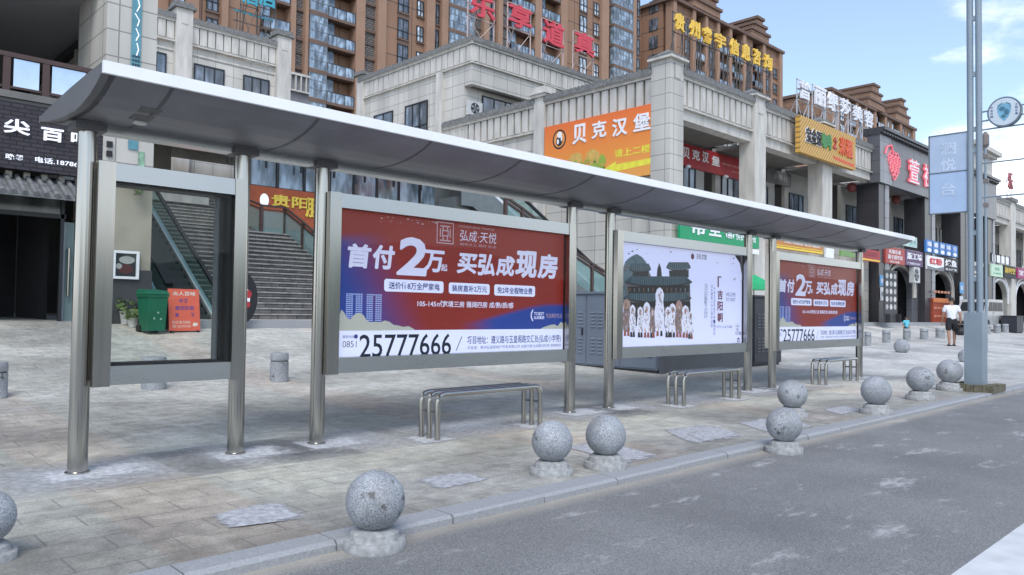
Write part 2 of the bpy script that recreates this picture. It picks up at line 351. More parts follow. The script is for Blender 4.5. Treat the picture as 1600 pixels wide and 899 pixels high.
    pal = nd('ShaderNodeVectorMath', operation='SCALE'); pal.inputs[0].default_value = (.56, .55, .52); lk(a2.outputs[0], pal.inputs['Scale'])
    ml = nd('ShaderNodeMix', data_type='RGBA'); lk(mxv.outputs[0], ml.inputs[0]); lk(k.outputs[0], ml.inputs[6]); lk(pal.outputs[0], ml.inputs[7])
    # joints stay visible through the dust
    jm = nd('ShaderNodeMix', data_type='RGBA'); jn = nd('ShaderNodeTexNoise', i_Scale=.9, i_Detail=3.0); lk(c.outputs['Object'], jn.inputs[0]); jr = ramp(nd('ShaderNodeValToRGB'), [(.45, (.11, .105, .095)), (.58, (.16, .155, .14)), (.66, (.52, .51, .48))]); lk(jn.outputs[0], jr.inputs[0]); lk(jr.outputs[0], jm.inputs[7]); jf = nd('ShaderNodeMath', operation='MULTIPLY'); jf.inputs[1].default_value = .32
    lk(br.outputs['Fac'], jf.inputs[0]); lk(jf.outputs[0], jm.inputs[0]); lk(ml.outputs[2], jm.inputs[6]); lk(jm.outputs[2], b.inputs['Base Color'])
    bp = nd('ShaderNodeBump'); bp.inputs['Strength'].default_value = .25; bp.inputs['Distance'].default_value = .01; lk(n2.outputs[0], bp.inputs['Height']); lk(bp.outputs[0], b.inputs['Normal'])
    return m
def asphalt_mat():
    m, t, b, nd, lk = nodes_of('worn_asphalt', .75)
    c = nd('ShaderNodeTexCoord')
    v = nd('ShaderNodeTexNoise', i_Scale=95.0, i_Detail=3.0, i_Roughness=.7); lk(c.outputs['Object'], v.inputs[0])
    cr = ramp(nd('ShaderNodeValToRGB'), [(.30, (.085, .085, .082)), (.5, (.172, .172, .167)), (.70, (.30, .298, .288))]); lk(v.outputs[0], cr.inputs[0])
    n = nd('ShaderNodeTexNoise', i_Scale=.55, i_Detail=7.0, i_Roughness=.6); lk(c.outputs['Object'], n.inputs[0])
    r = nd('ShaderNodeMapRange'); r.inputs[1].default_value = .33; r.inputs[2].default_value = .67; r.inputs[3].default_value = .8; r.inputs[4].default_value = 1.18; lk(n.outputs[0], r.inputs[0])
    k = nd('ShaderNodeVectorMath', operation='SCALE'); lk(cr.outputs[0], k.inputs[0]); lk(r.outputs[0], k.inputs['Scale'])
    # pale scuffs stretched along the street
    mp = nd('ShaderNodeMapping'); mp.inputs['Scale'].default_value = (.6, 1.5, 1); lk(c.outputs['Object'], mp.inputs[0])
    w = nd('ShaderNodeTexNoise', i_Scale=1.7, i_Detail=9.0, i_Roughness=.75); lk(mp.outputs[0], w.inputs[0])
    wr = nd('ShaderNodeMapRange'); wr.inputs[1].default_value = .57; wr.inputs[2].default_value = .66; wr.inputs[4].default_value = .85; lk(w.outputs[0], wr.inputs[0])
    ml = nd('ShaderNodeMix', data_type='RGBA'); ml.inputs[7].default_value = (.40, .395, .38, 1); lk(wr.outputs[0], ml.inputs[0]); lk(k.outputs[0], ml.inputs[6])
    # dusty strip along the gutter
    sp = nd('ShaderNodeSeparateXYZ'); lk(c.outputs['Object'], sp.inputs[0])
    g0 = nd('ShaderNodeMapRange'); g0.inputs[1].default_value = 3.86; g0.inputs[2].default_value = 4.07; g0.inputs[4].default_value = 1.3; lk(sp.outputs[1], g0.inputs[0])
    gm = nd('ShaderNodeMath', operation='MULTIPLY'); lk(g0.outputs[0], gm.inputs[0]); lk(w.outputs[0], gm.inputs[1])
    m2 = nd('ShaderNodeMix', data_type='RGBA'); m2.inputs[7].default_value = (.42, .38, .31, 1); lk(gm.outputs[0], m2.inputs[0]); lk(ml.outputs[2], m2.inputs[6]); lk(m2.outputs[2], b.inputs['Base Color'])
    bp = nd('ShaderNodeBump'); bp.inputs['Strength'].default_value = .3; bp.inputs['Distance'].default_value = .006; lk(v.outputs[0], bp.inputs['Height']); lk(bp.outputs[0], b.inputs['Normal'])
    return m
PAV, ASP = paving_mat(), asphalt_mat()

g = MB(); g.quad((-2500, -2500, -.45), (2500, -2500, -.45), (2500, 2500, -.45), (-2500, 2500, -.45))
tag(g.build('ground', M('bare_ground', (.16, .15, .13), .9, 0, .2, .1), base=False), kind='structure')
g = MB(); g.quad((-200, -14, -.06), (500, -14, -.06), (500, 4.09, -.06), (-200, 4.09, -.06))
tag(g.build('road', ASP, base=False), kind='structure')
g = MB(); g.quad((-200, .7, -.056), (500, .7, -.056), (500, 1.42, -.056), (-200, 1.42, -.056))
tag(g.build('road_marking', M('white_road_paint', (.56, .57, .57), .7, 0, .12, 5), base=False), kind='structure')
KERB = M('grey_granite_kerb', (.30, .307, .312), .65, 0, .16, 70, bump=.1)
g = MB(); x = -20.0
while x < 120:
    L = .9; e = random.uniform(-.012, .012); e2 = random.uniform(-.008, .008); z = .004; y0 = 4.075+e; y1 = 4.284; c = .018+random.uniform(0, .012)
    P0 = [(y0, -.3), (y1, -.3), (y1, z), (y0+c, z+e2*.3), (y0, z-c*.8)]
    g.prism(FR((0, 0, 0), (0, 1, 0), (0, 0, 1)), P0, x+.005, x+L-.005); x += L
tag(g.build('kerb', KERB, base=False), kind='structure')
g = MB()
xs = [-40, -20, -10, -5, 0, 5, 10, 15] + [17+i for i in range(16)] + [36, 40, 45, 50, 60, 80, 120, 200, 400]
ys = [4.29, 5, 5.5, 6.5, 7.5, 8, 9, 9.5, 10, 11, 12, 12.5, 13, 14, 15, 16, 17.2, 18, 19.6, 22, 26, 75]
for i in range(len(xs)-1):
    for j in range(len(ys)-1):
        q = [(xs[i], ys[j]), (xs[i+1], ys[j]), (xs[i+1], ys[j+1]), (xs[i], ys[j+1])]
        g.quad(*[(a, b, ground_z(a, b)) for a, b in q])
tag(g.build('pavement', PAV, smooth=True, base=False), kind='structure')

def patch_mat(name, rgb, edge0, edge1, sc=5.0):
    m, t, b, nd, lk = nodes_of(name, .9); o = t.nodes['Material Output']
    c = nd('ShaderNodeTexCoord'); n = nd('ShaderNodeTexNoise', i_Scale=sc, i_Detail=8.0, i_Roughness=.7); lk(c.outputs['Object'], n.inputs[0])
    n2 = nd('ShaderNodeTexNoise', i_Scale=15.0, i_Detail=6.0, i_Roughness=.7); lk(c.outputs['Object'], n2.inputs[0])
    r = nd('ShaderNodeMapRange'); r.inputs[1].default_value = .3; r.inputs[2].default_value = .7; r.inputs[3].default_value = .45; r.inputs[4].default_value = 1.3; lk(n2.outputs[0], r.inputs[0])
    k = nd('ShaderNodeVectorMath', operation='SCALE'); k.inputs[0].default_value = rgb; lk(r.outputs[0], k.inputs['Scale']); lk(k.outputs[0], b.inputs['Base Color'])
    # ragged rim: distance from the middle of the patch against noise
    ln = nd('ShaderNodeVectorMath', operation='SUBTRACT'); ln.inputs[1].default_value = (.5, .5, .5); lk(c.outputs['Generated'], ln.inputs[0])
    ab = nd('ShaderNodeVectorMath', operation='ABSOLUTE'); lk(ln.outputs[0], ab.inputs[0])
    s = nd('ShaderNodeSeparateXYZ'); lk(ab.outputs[0], s.inputs[0]); mxx = nd('ShaderNodeMath', operation='MAXIMUM'); lk(s.outputs[0], mxx.inputs[0]); lk(s.outputs[1], mxx.inputs[1])
    dd = nd('ShaderNodeMath', operation='MULTIPLY_ADD'); dd.inputs[1].default_value = .5; lk(n.outputs[0], dd.inputs[0]); lk(mxx.outputs[0], dd.inputs[2])
    mr = nd('ShaderNodeMapRange'); mr.inputs[1].default_value = edge0; mr.inputs[2].default_value = edge1; mr.inputs[3].default_value = 1; mr.inputs[4].default_value = 0; lk(dd.outputs[0], mr.inputs[0])
    tr = nd('ShaderNodeBsdfTransparent'); ms = nd('ShaderNodeMixShader'); lk(mr.outputs[0], ms.inputs[0]); lk(tr.outputs[0], ms.inputs[1]); lk(b.outputs[0], ms.inputs[2]); lk(ms.outputs[0], o.inputs[0])
    return m
MORT = patch_mat('white_mortar', (.52, .53, .54), .46, .64, 5.0)
MORT2 = patch_mat('grey_mortar', (.42, .425, .44), .60, .72, 5.0)
def patch(cx, cy, w, h, rot=0, mat=MORT, name='mortar_patch', z=None, pts=None):
    g = MB(); z = (ground_z(cx, cy)+.004) if z is None else z; n = 24
    c, s = math.cos(rot), math.sin(rot)
    P = pts or [(-w/2, -h/2), (w/2, -h/2), (w/2, h/2), (-w/2, h/2)]
    k = [Vector((cx+a*c-b*s, cy+a*s+b*c, z)) for a, b in P]
    g.v += k; g.f.append(tuple(range(len(k)))); g.m.append(0)
    tag(g.build(name, mat), kind='structure')
DUST = patch_mat('cement_dust', (.46, .465, .47), .35, .85, 2.5)
for x, w in ((1.95, 2.1), (3.3, 1.7), (4.2, 1.9), (8.15, 1.8), (9.0, 1.6), (13.0, 2.0), (13.95, 1.8), (18, 1.8), (6.0, 2.2), (10.8, 2.0)): patch(x+.1, 7.05, w, 1.35, 0, DUST, 'cement_dust', .0022)
for x, w in ((1.95, 1.5), (3.3, 1.2), (4.2, 1.3), (8.15, 1.3), (9.0, 1.1), (13.0, 1.5), (13.95, 1.3), (18, 1.3)): patch(x+.05, 7.08, w, .85)
for x0, x1 in ((5.2, 6.8), (9.98, 11.55), (15.25, 16.75)):
    for x in (x0, x1): patch(x, 6.66, .75, .75)
def patch_px(p, mat=MORT2, rot=0, z=.005):
    q = [onG(*a) for a in p]; c = sum(q, Vector())/len(q)
    patch(c.x, c.y, 0, 0, 0, mat, pts=[(a.x-c.x, a.y-c.y) for a in q], z=z)
OVL = patch_mat('broken_cover_mortar', (.43, .435, .45), .60, .72, 6.0)
patch_px([(326, 810), (352, 829), (478, 812), (470, 797), (440, 790), (400, 790)], OVL, z=.009)
patch_px([(645, 750), (690, 768), (772, 748), (725, 738)])
patch_px([(885, 700), (985, 727), (1035, 714), (930, 688)])
patch_px([(1035, 672), (1085, 695), (1165, 683), (1110, 664)])
patch_px([(1070, 678), (1105, 692), (1135, 685), (1100, 674)], OVL, z=.009)
patch_px([(1150, 660), (1210, 680), (1275, 668), (1215, 650)])
patch_px([(1285, 640), (1315, 650), (1345, 642), (1315, 634)])
# ---------------------------------------------------------------- commercial buildings on the right of the square
YB, XB = 17.8, 25.95
def parapet(P, fr, L, z0, z1, cz, step=.47, name='parapet'):
    """recessed back wall, proud slabs with grooves between them, mouldings; fr.v=0 at z0-level world z"""
    m = MB(); h = z1-z0
    m.fbox(fr, 0, L, -.06, 0, -.10, .09)                         # lower moulding
    m.fbox(fr, .005, L-.005, 0.002, h-.002, -.3, -.16, 1)        # groove back, painted dark for the shade in the slits
    n = max(1, int(L/step)); s = L/n
    gp = .062 if step == .47 else .03
    for i in range(n):
        m.fbox(fr, i*s+gp, (i+1)*s-gp, .10, h-.02, -.159, 0)
    m.fbox(fr, 0.003, L-.003, 0.004, .10, -.158, -.05)
    m.build(name, [WSTONE, DGREY], P)
    m = MB(); m.fbox(fr, -.04, L+.04, h, h+.10, -.34, .08, 1); m.fbox(fr, -.04, L+.04, h+.102, h+.13, -.34, .14, 1); m.fbox(fr, -.04, L+.04, h+.132, h+cz, -.42, .18)
    n = int(L/.22)
    for i in range(n): m.fbox(fr, i*L/n+.03, i*L/n+.15, h+cz+.002, h+cz+.06, -.40, .17)
    m.build('coping', [COPING, WSTONE], P)
def window(P, fr, a, b, w, h, nx=2, tr=.7, glass=None, name='window', t=.06):
    m = MB(); d = .05
    m.fbox(fr, a, a+w, b, b+t, -d, .07); m.fbox(fr, a, a+w, b+h-t, b+h, -d, .07)
    m.fbox(fr, a, a+t, b+t, b+h-t, -d, .068); m.fbox(fr, a+w-t, a+w, b+t, b+h-t, -d, .068)
    for i in range(1, nx): x = a+w*i/nx; m.fbox(fr, x-t/2, x+t/2, b+t, b+h-t, -d, .062)
    if tr: m.fbox(fr, a+t, a+w-t, b+h*(1-tr)-t/2, b+h*(1-tr)+t/2, -d, .060)
    o = m.build(name, FRAME, P)
    g = MB(); g.fbox(fr, a+t*.5, a+w-t*.5, b+t*.5, b+h-t*.5, .004, .022); g.build('pane', glass or WGLASS, o)
    return o
def arch_wall(P, fr, L, h, cx, hw, spring, rise, mat, trim):
    """ground-floor wall with one arched opening"""
    m = MB(); n = 14; arc = [(cx - hw*math.cos(math.pi*i/n), spring + rise*math.sin(math.pi*i/n)) for i in range(n+1)]
    m.fbox(fr, 0, cx-hw, 0, h, -.35, 0); m.fbox(fr, cx+hw, L, 0, h, -.35, 0)
    for (a, b), (c, d) in zip(arc, arc[1:]):
        m.hexa([fr.pt(a, b, -.35), fr.pt(c, d, -.35), fr.pt(c, h, -.35), fr.pt(a, h, -.35), fr.pt(a, b, 0), fr.pt(c, d, 0), fr.pt(c, h, 0), fr.pt(a, h, 0)])
    m.build('wall', mat, P)
    for off in (.10, .42):
        m = MB(); w = .17
        A = [(cx-(hw+off)*math.cos(math.pi*i/n), spring+(rise+off)*math.sin(math.pi*i/n)) for i in range(n+1)]
        B = [(cx-(hw+off+w)*math.cos(math.pi*i/n), spring+(rise+off+w)*math.sin(math.pi*i/n)) for i in range(n+1)]
        A = [(A[0][0], A[0][1]-.5)] + A + [(A[-1][0], A[-1][1]-.5)]; B = [(B[0][0], B[0][1]-.5)] + B + [(B[-1][0], B[-1][1]-.5)]
        for i in range(len(A)-1):
            q = [A[i], A[i+1], B[i+1], B[i]]
            m.hexa([fr.pt(a, b, .003) for a, b in q] + [fr.pt(a, b, .09) for a, b in q])
        m.build('arch_trim', trim, P)
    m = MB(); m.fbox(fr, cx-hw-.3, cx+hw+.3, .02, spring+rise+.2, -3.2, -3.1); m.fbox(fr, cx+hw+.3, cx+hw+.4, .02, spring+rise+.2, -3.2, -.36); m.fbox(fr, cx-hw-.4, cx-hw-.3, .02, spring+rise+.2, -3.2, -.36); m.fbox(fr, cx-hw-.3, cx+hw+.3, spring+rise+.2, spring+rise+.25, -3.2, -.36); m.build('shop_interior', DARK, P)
    m = MB(); m.fbox(fr, cx-hw, cx+hw, 0.02, .1, -1.2, -1.1); m.fbox(fr, cx-hw, cx+hw, 2.5, 2.62, -1.2, -1.1)
    for q in (-1, -.35, .35, .97): m.fbox(fr, cx+hw*q-.03, cx+hw*q+.05, .1, spring+rise*(.98 if abs(q) < .5 else .2), -1.199, -1.101)
    d = m.build('door', FRAME, P)
    g = MB(); g.fbox(fr, cx-hw*.33, cx+hw*.33, .1, 2.5, -1.16, -1.15); g.build('pane', RGLASS, d)
ZB = 1.05
def bay(P, xa, xb, dark=False, arch=None, loggia=True, win=True):
    fr = frY(xa, 0, 0)
    if not dark:
        parapet(P, frY(xa, YB+.15, 10.0), xb-xa, 10.0, 11.17, .36)
        MB().box(xa, xb, YB+.22, YB+.8, 9.5, 9.938).build('beam', WSTONE, P)
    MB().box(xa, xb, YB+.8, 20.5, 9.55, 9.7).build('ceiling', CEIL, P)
    MB().box(xa, xb, 20.5, 20.7, 5.6, 9.7).build('wall', LWALL, P)
    MB().box(xa, xb, YB+.1, 20.5, 5.45, 5.75).build('floor_slab', WSTONE, P)
    f2 = frY(xa, 20.49, 5.75); L = xb-xa
    if win:
        window(P, f2, L*.08, .9, L*.30, 1.75, 3, .65); window(P, f2, L*.50, .9, L*.36, 1.75, 4, .65)
    if arch: arch_wall(P, frY(xa, YB+.25, ZB), L, 4.4, arch[0]-xa, arch[1], 2.1, 1.35, arch[2], WHITE if not dark else M('cream_trim', (.55, .52, .46), .6))
    else:
        MB().box(xa, xb, YB+.3, YB+.6, ZB, 5.45).build('wall', WTILE, P)

BW = thing('commercial_building', (26, 24, ZB), 'pale stone two storey arcade building whose corner carries the orange billboard', 'building')
MB().box(XB-.3, 46.9, YB-.6, 33, .3, ZB).build('plinth', KERB, BW)
pw = [(XB, XB+.95), (32.8, 33.85), (40.0, 41.2)]
for i, (a, b) in enumerate(pw):
    m = MB(); zt = 11.78 if i == 0 else 11.62
    m.box(a, b, YB, YB+(.95 if i == 0 else .8), ZB, zt)
    m.box(a+.28, b-.28, YB-.03, YB, zt-.75, zt-.15)
    m.build('pillar', WTILE if i == 0 else WSTONE, BW)
    m = MB(); m.box(a-.16, b+.16, YB-.16, YB+.95+.1, zt, zt+.09); m.box(a-.1, b+.1, YB-.1, YB+1.0, zt+.092, zt+.2, 1)
    cx, cy = (a+b)/2, YB+.45
    m.v += [Vector(p) for p in ((a-.05, YB-.05, zt+.202), (b+.05, YB-.05, zt+.202), (b+.05, YB+.95, zt+.202), (a-.05, YB+.95, zt+.202), (cx, cy, zt+.55))]; k = len(m.v)-5
    for q in ((0, 1, 4), (1, 2, 4), (2, 3, 4), (3, 0, 4)): m.f.append(tuple(k+j for j in q)); m.m.append(1)
    m.build('pillar_cap', [WSTONE, COPING], BW)
bay(BW, 26.9, 32.8); bay(BW, 33.85, 40.0); bay(BW, 41.2, 46.95, win=True)
# left face of the corner building
parapet(BW, frX(XB+.15, 24.86, 10.0), 24.86-18.75, 10.0, 11.17, .36)
parapet(BW, frX(XB+.15, 32.5, 10.0), 32.5-25.55, 10.0, 11.17, .36)
MB().box(XB, XB+.7, 24.87, 25.54, 5.9, 11.55).build('pillar', WSTONE, BW)
m = MB(); m.box(XB-.12, XB+.8, 24.75, 25.66, 11.55, 11.68); m.box(XB-.2, XB+.9, 24.66, 25.75, 11.682, 11.76); m.box(XB-.06, XB+.75, 24.8, 25.6, 11.762, 12.05); m.build('pillar_cap', [WSTONE], BW)
m = MB(); m.box(XB+.2, XB+.5, 18.75, 24.86, ZB, 9.938)
m.box(XB+.2, XB+.5, 25.55, 32.5, 9.0, 9.938); m.box(XB+.2, XB+.5, 25.55, 26.2, ZB, 8.99); m.box(XB+.2, XB+.5, 29.6, 32.5, ZB, 8.99); m.box(XB+.2, XB+.5, 26.21, 29.59, ZB, 6.9); m.box(XB+1.2, XB+1.3, 26.0, 29.8, 6.5, 9.3)
m.build('wall', WTILE, BW)
window(BW, frX(XB+1.19, 29.5, 7.2), .2, 0, 2.8, 1.7, 3, .6)
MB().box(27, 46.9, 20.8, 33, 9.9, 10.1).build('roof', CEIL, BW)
MB().box(26.6, 26.9, 18.8, 20.5, ZB, 9.5).build('wall', LWALL, BW)

# third-storey block
BA = thing('upper_storey_block', (30, 36, ZB), 'pale stone three storey block with dark parapet coping behind the orange billboard building', 'building')
XA = XB+.12
parapet(BA, frX(XA, 40.9, 14.45), 40.9-30.25, 14.45, 15.4, .34, .5)
parapet(BA, frY(XA, 30.25, 14.45), 30, 14.45, 15.4, .34, .5)
m = MB(); m.box(XA+.05, XA+.4, 30.602, 30.898, 13.3, 14.40); m.box(XA+.05, XA+.4, 30.9, 40.9, ZB, 14.40); m.build('wall', WTILE, BA)
m = MB(); m.box(XA+.05, 56, 30.3, 30.6, 13.3, 14.40); m.build('wall', WTILE, BA)
m = MB(); m.box(XA+.402, 56, 30.9, 31.2, 10, 13.5); m.build('wall', WTILE, BA)
MB().box(XA+.06, 56, 30.61, 30.9, 13.31, 13.5).build('soffit', CEIL, BA)
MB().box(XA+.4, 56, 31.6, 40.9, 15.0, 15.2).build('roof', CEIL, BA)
window(BA, frY(XA, 30.89, 11.2), 1.3, 0, 2.6, 1.85, 3, 0); window(BA, frY(XA, 30.89, 11.2), 4.7, 0, 2.2, 1.85, 3, 0)
for px0, px1, pt, pb in ((584, 613, 181, 205), (633, 667, 166, 215)):
    a = onX(px0, pt, XA); b = onX(px1, pb, XA); zt = onX((px0+px1)/2, (pt+pb)/2-20, XA).z
    window(BA, frX(XA+.04, a.y, 10.9), 0, 0, a.y-b.y, 2.25, 3 if px0 > 600 else 2, .6)
MB().box(XA-.1, XA+.5, 32.62, 33.15, ZB, 14.38).build('pillar', WSTONE, BA)
m = MB(); m.box(XA-.12, XA+.7, 40.4, 41.1, ZB, 15.9); m.build('pillar', WSTONE, BA)
m = MB(); m.box(XA-.3, XA+.9, 40.2, 41.3, 15.9, 16.1); m.build('pillar_cap', COPING, BA)

# dark granite shop house
BD = thing('granite_shop_building', (58, 24, ZB), 'dark granite clad arcade building carrying the outlined grape emblem', 'building')
MB().box(46.95, 71.6, YB-.6, 33, .3, ZB).build('plinth', KERB, BD)
pd = [(47.2, 48.7), (55.1, 57.0), (62.7, 64.6), (69.6, 71.5)]
for a, b in pd:
    MB().box(a, b-.62, YB-.2, YB+1.1, ZB, 9.35).build('pillar', DSTONE, BD)
    MB().box(b-.618, b, YB-.24, YB+1.1, ZB, 9.35).build('pillar_strip', GSTRIP, BD)
m = MB(); m.box(46.96, 71.55, YB-.35, YB+.4, 9.35, 12.2); m.build('fascia', GSTONE, BD)
m = MB(); m.box(46.96, 48.7, YB-.38, YB-.352, 9.35, 12.2); m.build('fascia_strip', GSTRIP, BD)
m = MB()
for z0, z1, o in ((12.2, 12.32, .05), (12.322, 12.44, .17), (12.442, 12.62, .3)): m.box(46.9, 71.7, YB-.35-o, YB+.6, z0, z1)
for i in range(60): m.box(47+i*.41, 47.2+i*.41, YB-.6, YB-.41, 12.24, 12.321)
m.build('cornice', DSTONE, BD)
for (a, b), (c, d) in zip(pd, pd[1:]):
    bay(BD, b, c, True, ((b+c)/2-.1, 2.2, GSTONE), win=False)
    f2 = frY(b, 20.49, 5.75); L = c-b
    window(BD, f2, L*.12, .8, L*.3, 2.0, 2, .7); window(BD, f2, L*.60, .8, L*.28, 2.0, 2, .7)
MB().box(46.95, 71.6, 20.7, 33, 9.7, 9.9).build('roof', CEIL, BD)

# the pale arcade going on to the right
BE = thing('arcade_building', (100, 24, ZB), 'pale stone arcade building continuing behind the street lamp at the right', 'building')
MB().box(71.6, 142, YB-.6, 33, .3, ZB).build('plinth', KERB, BE)
pe = [(71.62, 71.9)] + [(77.4+8.1*i, 79.0+8.1*i) for i in range(8)]
for a, b in pe[1:]:
    MB().box(a, b, YB, YB+.9, ZB, 11.6).build('pillar', WSTONE, BE)
    m = MB(); m.box(a-.16, b+.16, YB-.16, YB+1, 11.6, 11.9); m.build('pillar_cap', COPING, BE)
for (a, b), (c, d) in zip(pe, pe[1:]): bay(BE, b, c, False, ((b+c)/2, 2.4, LWALL))
m = MB(); m.box(69.2, 75.5, YB+.9, 30, 11.75, 15.0); m.build('wall', WTILE, BE)
m = MB(); m.box(68.9, 75.8, YB+.6, 30.3, 15.0, 15.25); m.box(68.6, 76.1, YB+.3, 30.6, 15.252, 15.6); m.box(69.0, 75.7, YB+.7, 30.2, 13.3, 13.5); m.build('cornice', WSTONE, BE)
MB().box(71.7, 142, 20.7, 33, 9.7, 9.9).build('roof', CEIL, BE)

# ---------------------------------------------------------------- far left block (two windows above the canopy)
BL = thing('courtyard_building', (17, 44, ZB), 'pale tiled building with a row of dark framed windows at the back of the court', 'building')
YD = 41.0
parapet(BL, frY(6.0, YD-.15, 15.25), 8.75, 15.25, 16.25, .36, .42)
parapet(BL, frY(15.6, YD-.15, 15.25), 20.4-15.6, 15.25, 16.25, .36, .42)
MB().box(6, 21.2, YD, YD+.4, ZB, 15.18).build('wall', WTILE, BL)
m = MB(); m.box(6, 14.8, YD-.06, YD, 14.75, 14.85); m.box(15.6, 20.4, YD-.06, YD, 14.75, 14.85); m.build('string_course', WSTONE, BL)
for a, b in ((14.75, 15.6), (20.4, 21.25)):
    m = MB(); m.box(a, b, YD-.35, YD+.5, ZB, 17.0); m.box(a+.25, b-.25, YD-.38, YD-.35, 16.2, 16.8); m.build('pillar', WSTONE, BL)
    m = MB(); m.box(a-.15, b+.15, YD-.5, YD+.65, 17.0, 17.12); m.box(a-.05, b+.05, YD-.4, YD+.55, 17.12, 17.35); m.build('pillar_cap', COPING, BL)
f = frY(0, YD-.02, 0)
window(BL, f, 13.4, 12.75, 1.0, 1.75, 2, .75, BGLASS); window(BL, f, 15.83, 12.6, 1.65, 1.75, 3, .7); window(BL, f, 18.55, 12.6, 1.55, 1.75, 3, .7)
MB().box(21.2, 25.9, YD+6, YD+6.3, ZB, 17.2).build('wall', M('grey_concrete', (.20, .20, .21), .8, 0, .2, .8), BL)
m = MB()
for i in range(12): m.box(21.3+i*.39, 21.38+i*.39, YD+5.8, YD+5.95, 16.0, 17.0)
m.box(21.2, 25.9, YD+5.78, YD+5.97, 17.0, 17.15); m.box(21.2, 25.9, YD+5.78, YD+5.97, 15.9, 16.0); m.build('railing', WSTONE, BL)
# ---------------------------------------------------------------- added hill ridge behind the camera, unseen, to darken the steel reflections
g = MB(); rn = random.Random(11); nx, ny = 60, 10
def hz_(i, j): a = -260+620*i/nx; b = -70-22*j; return Vector((a, b, -.5 + min(1, j/3)*(9+5*math.sin(a*.021)+6*math.sin(a*.057+1)+3*math.sin(a*.13+j))))
for i in range(nx):
    for j in range(ny): g.quad(hz_(i, j), hz_(i+1, j), hz_(i+1, j+1), hz_(i, j+1))
tag(g.build('hills', M('added_hillside', (.045, .07, .035), .9, 0, .5, .12), base=False), kind='structure')
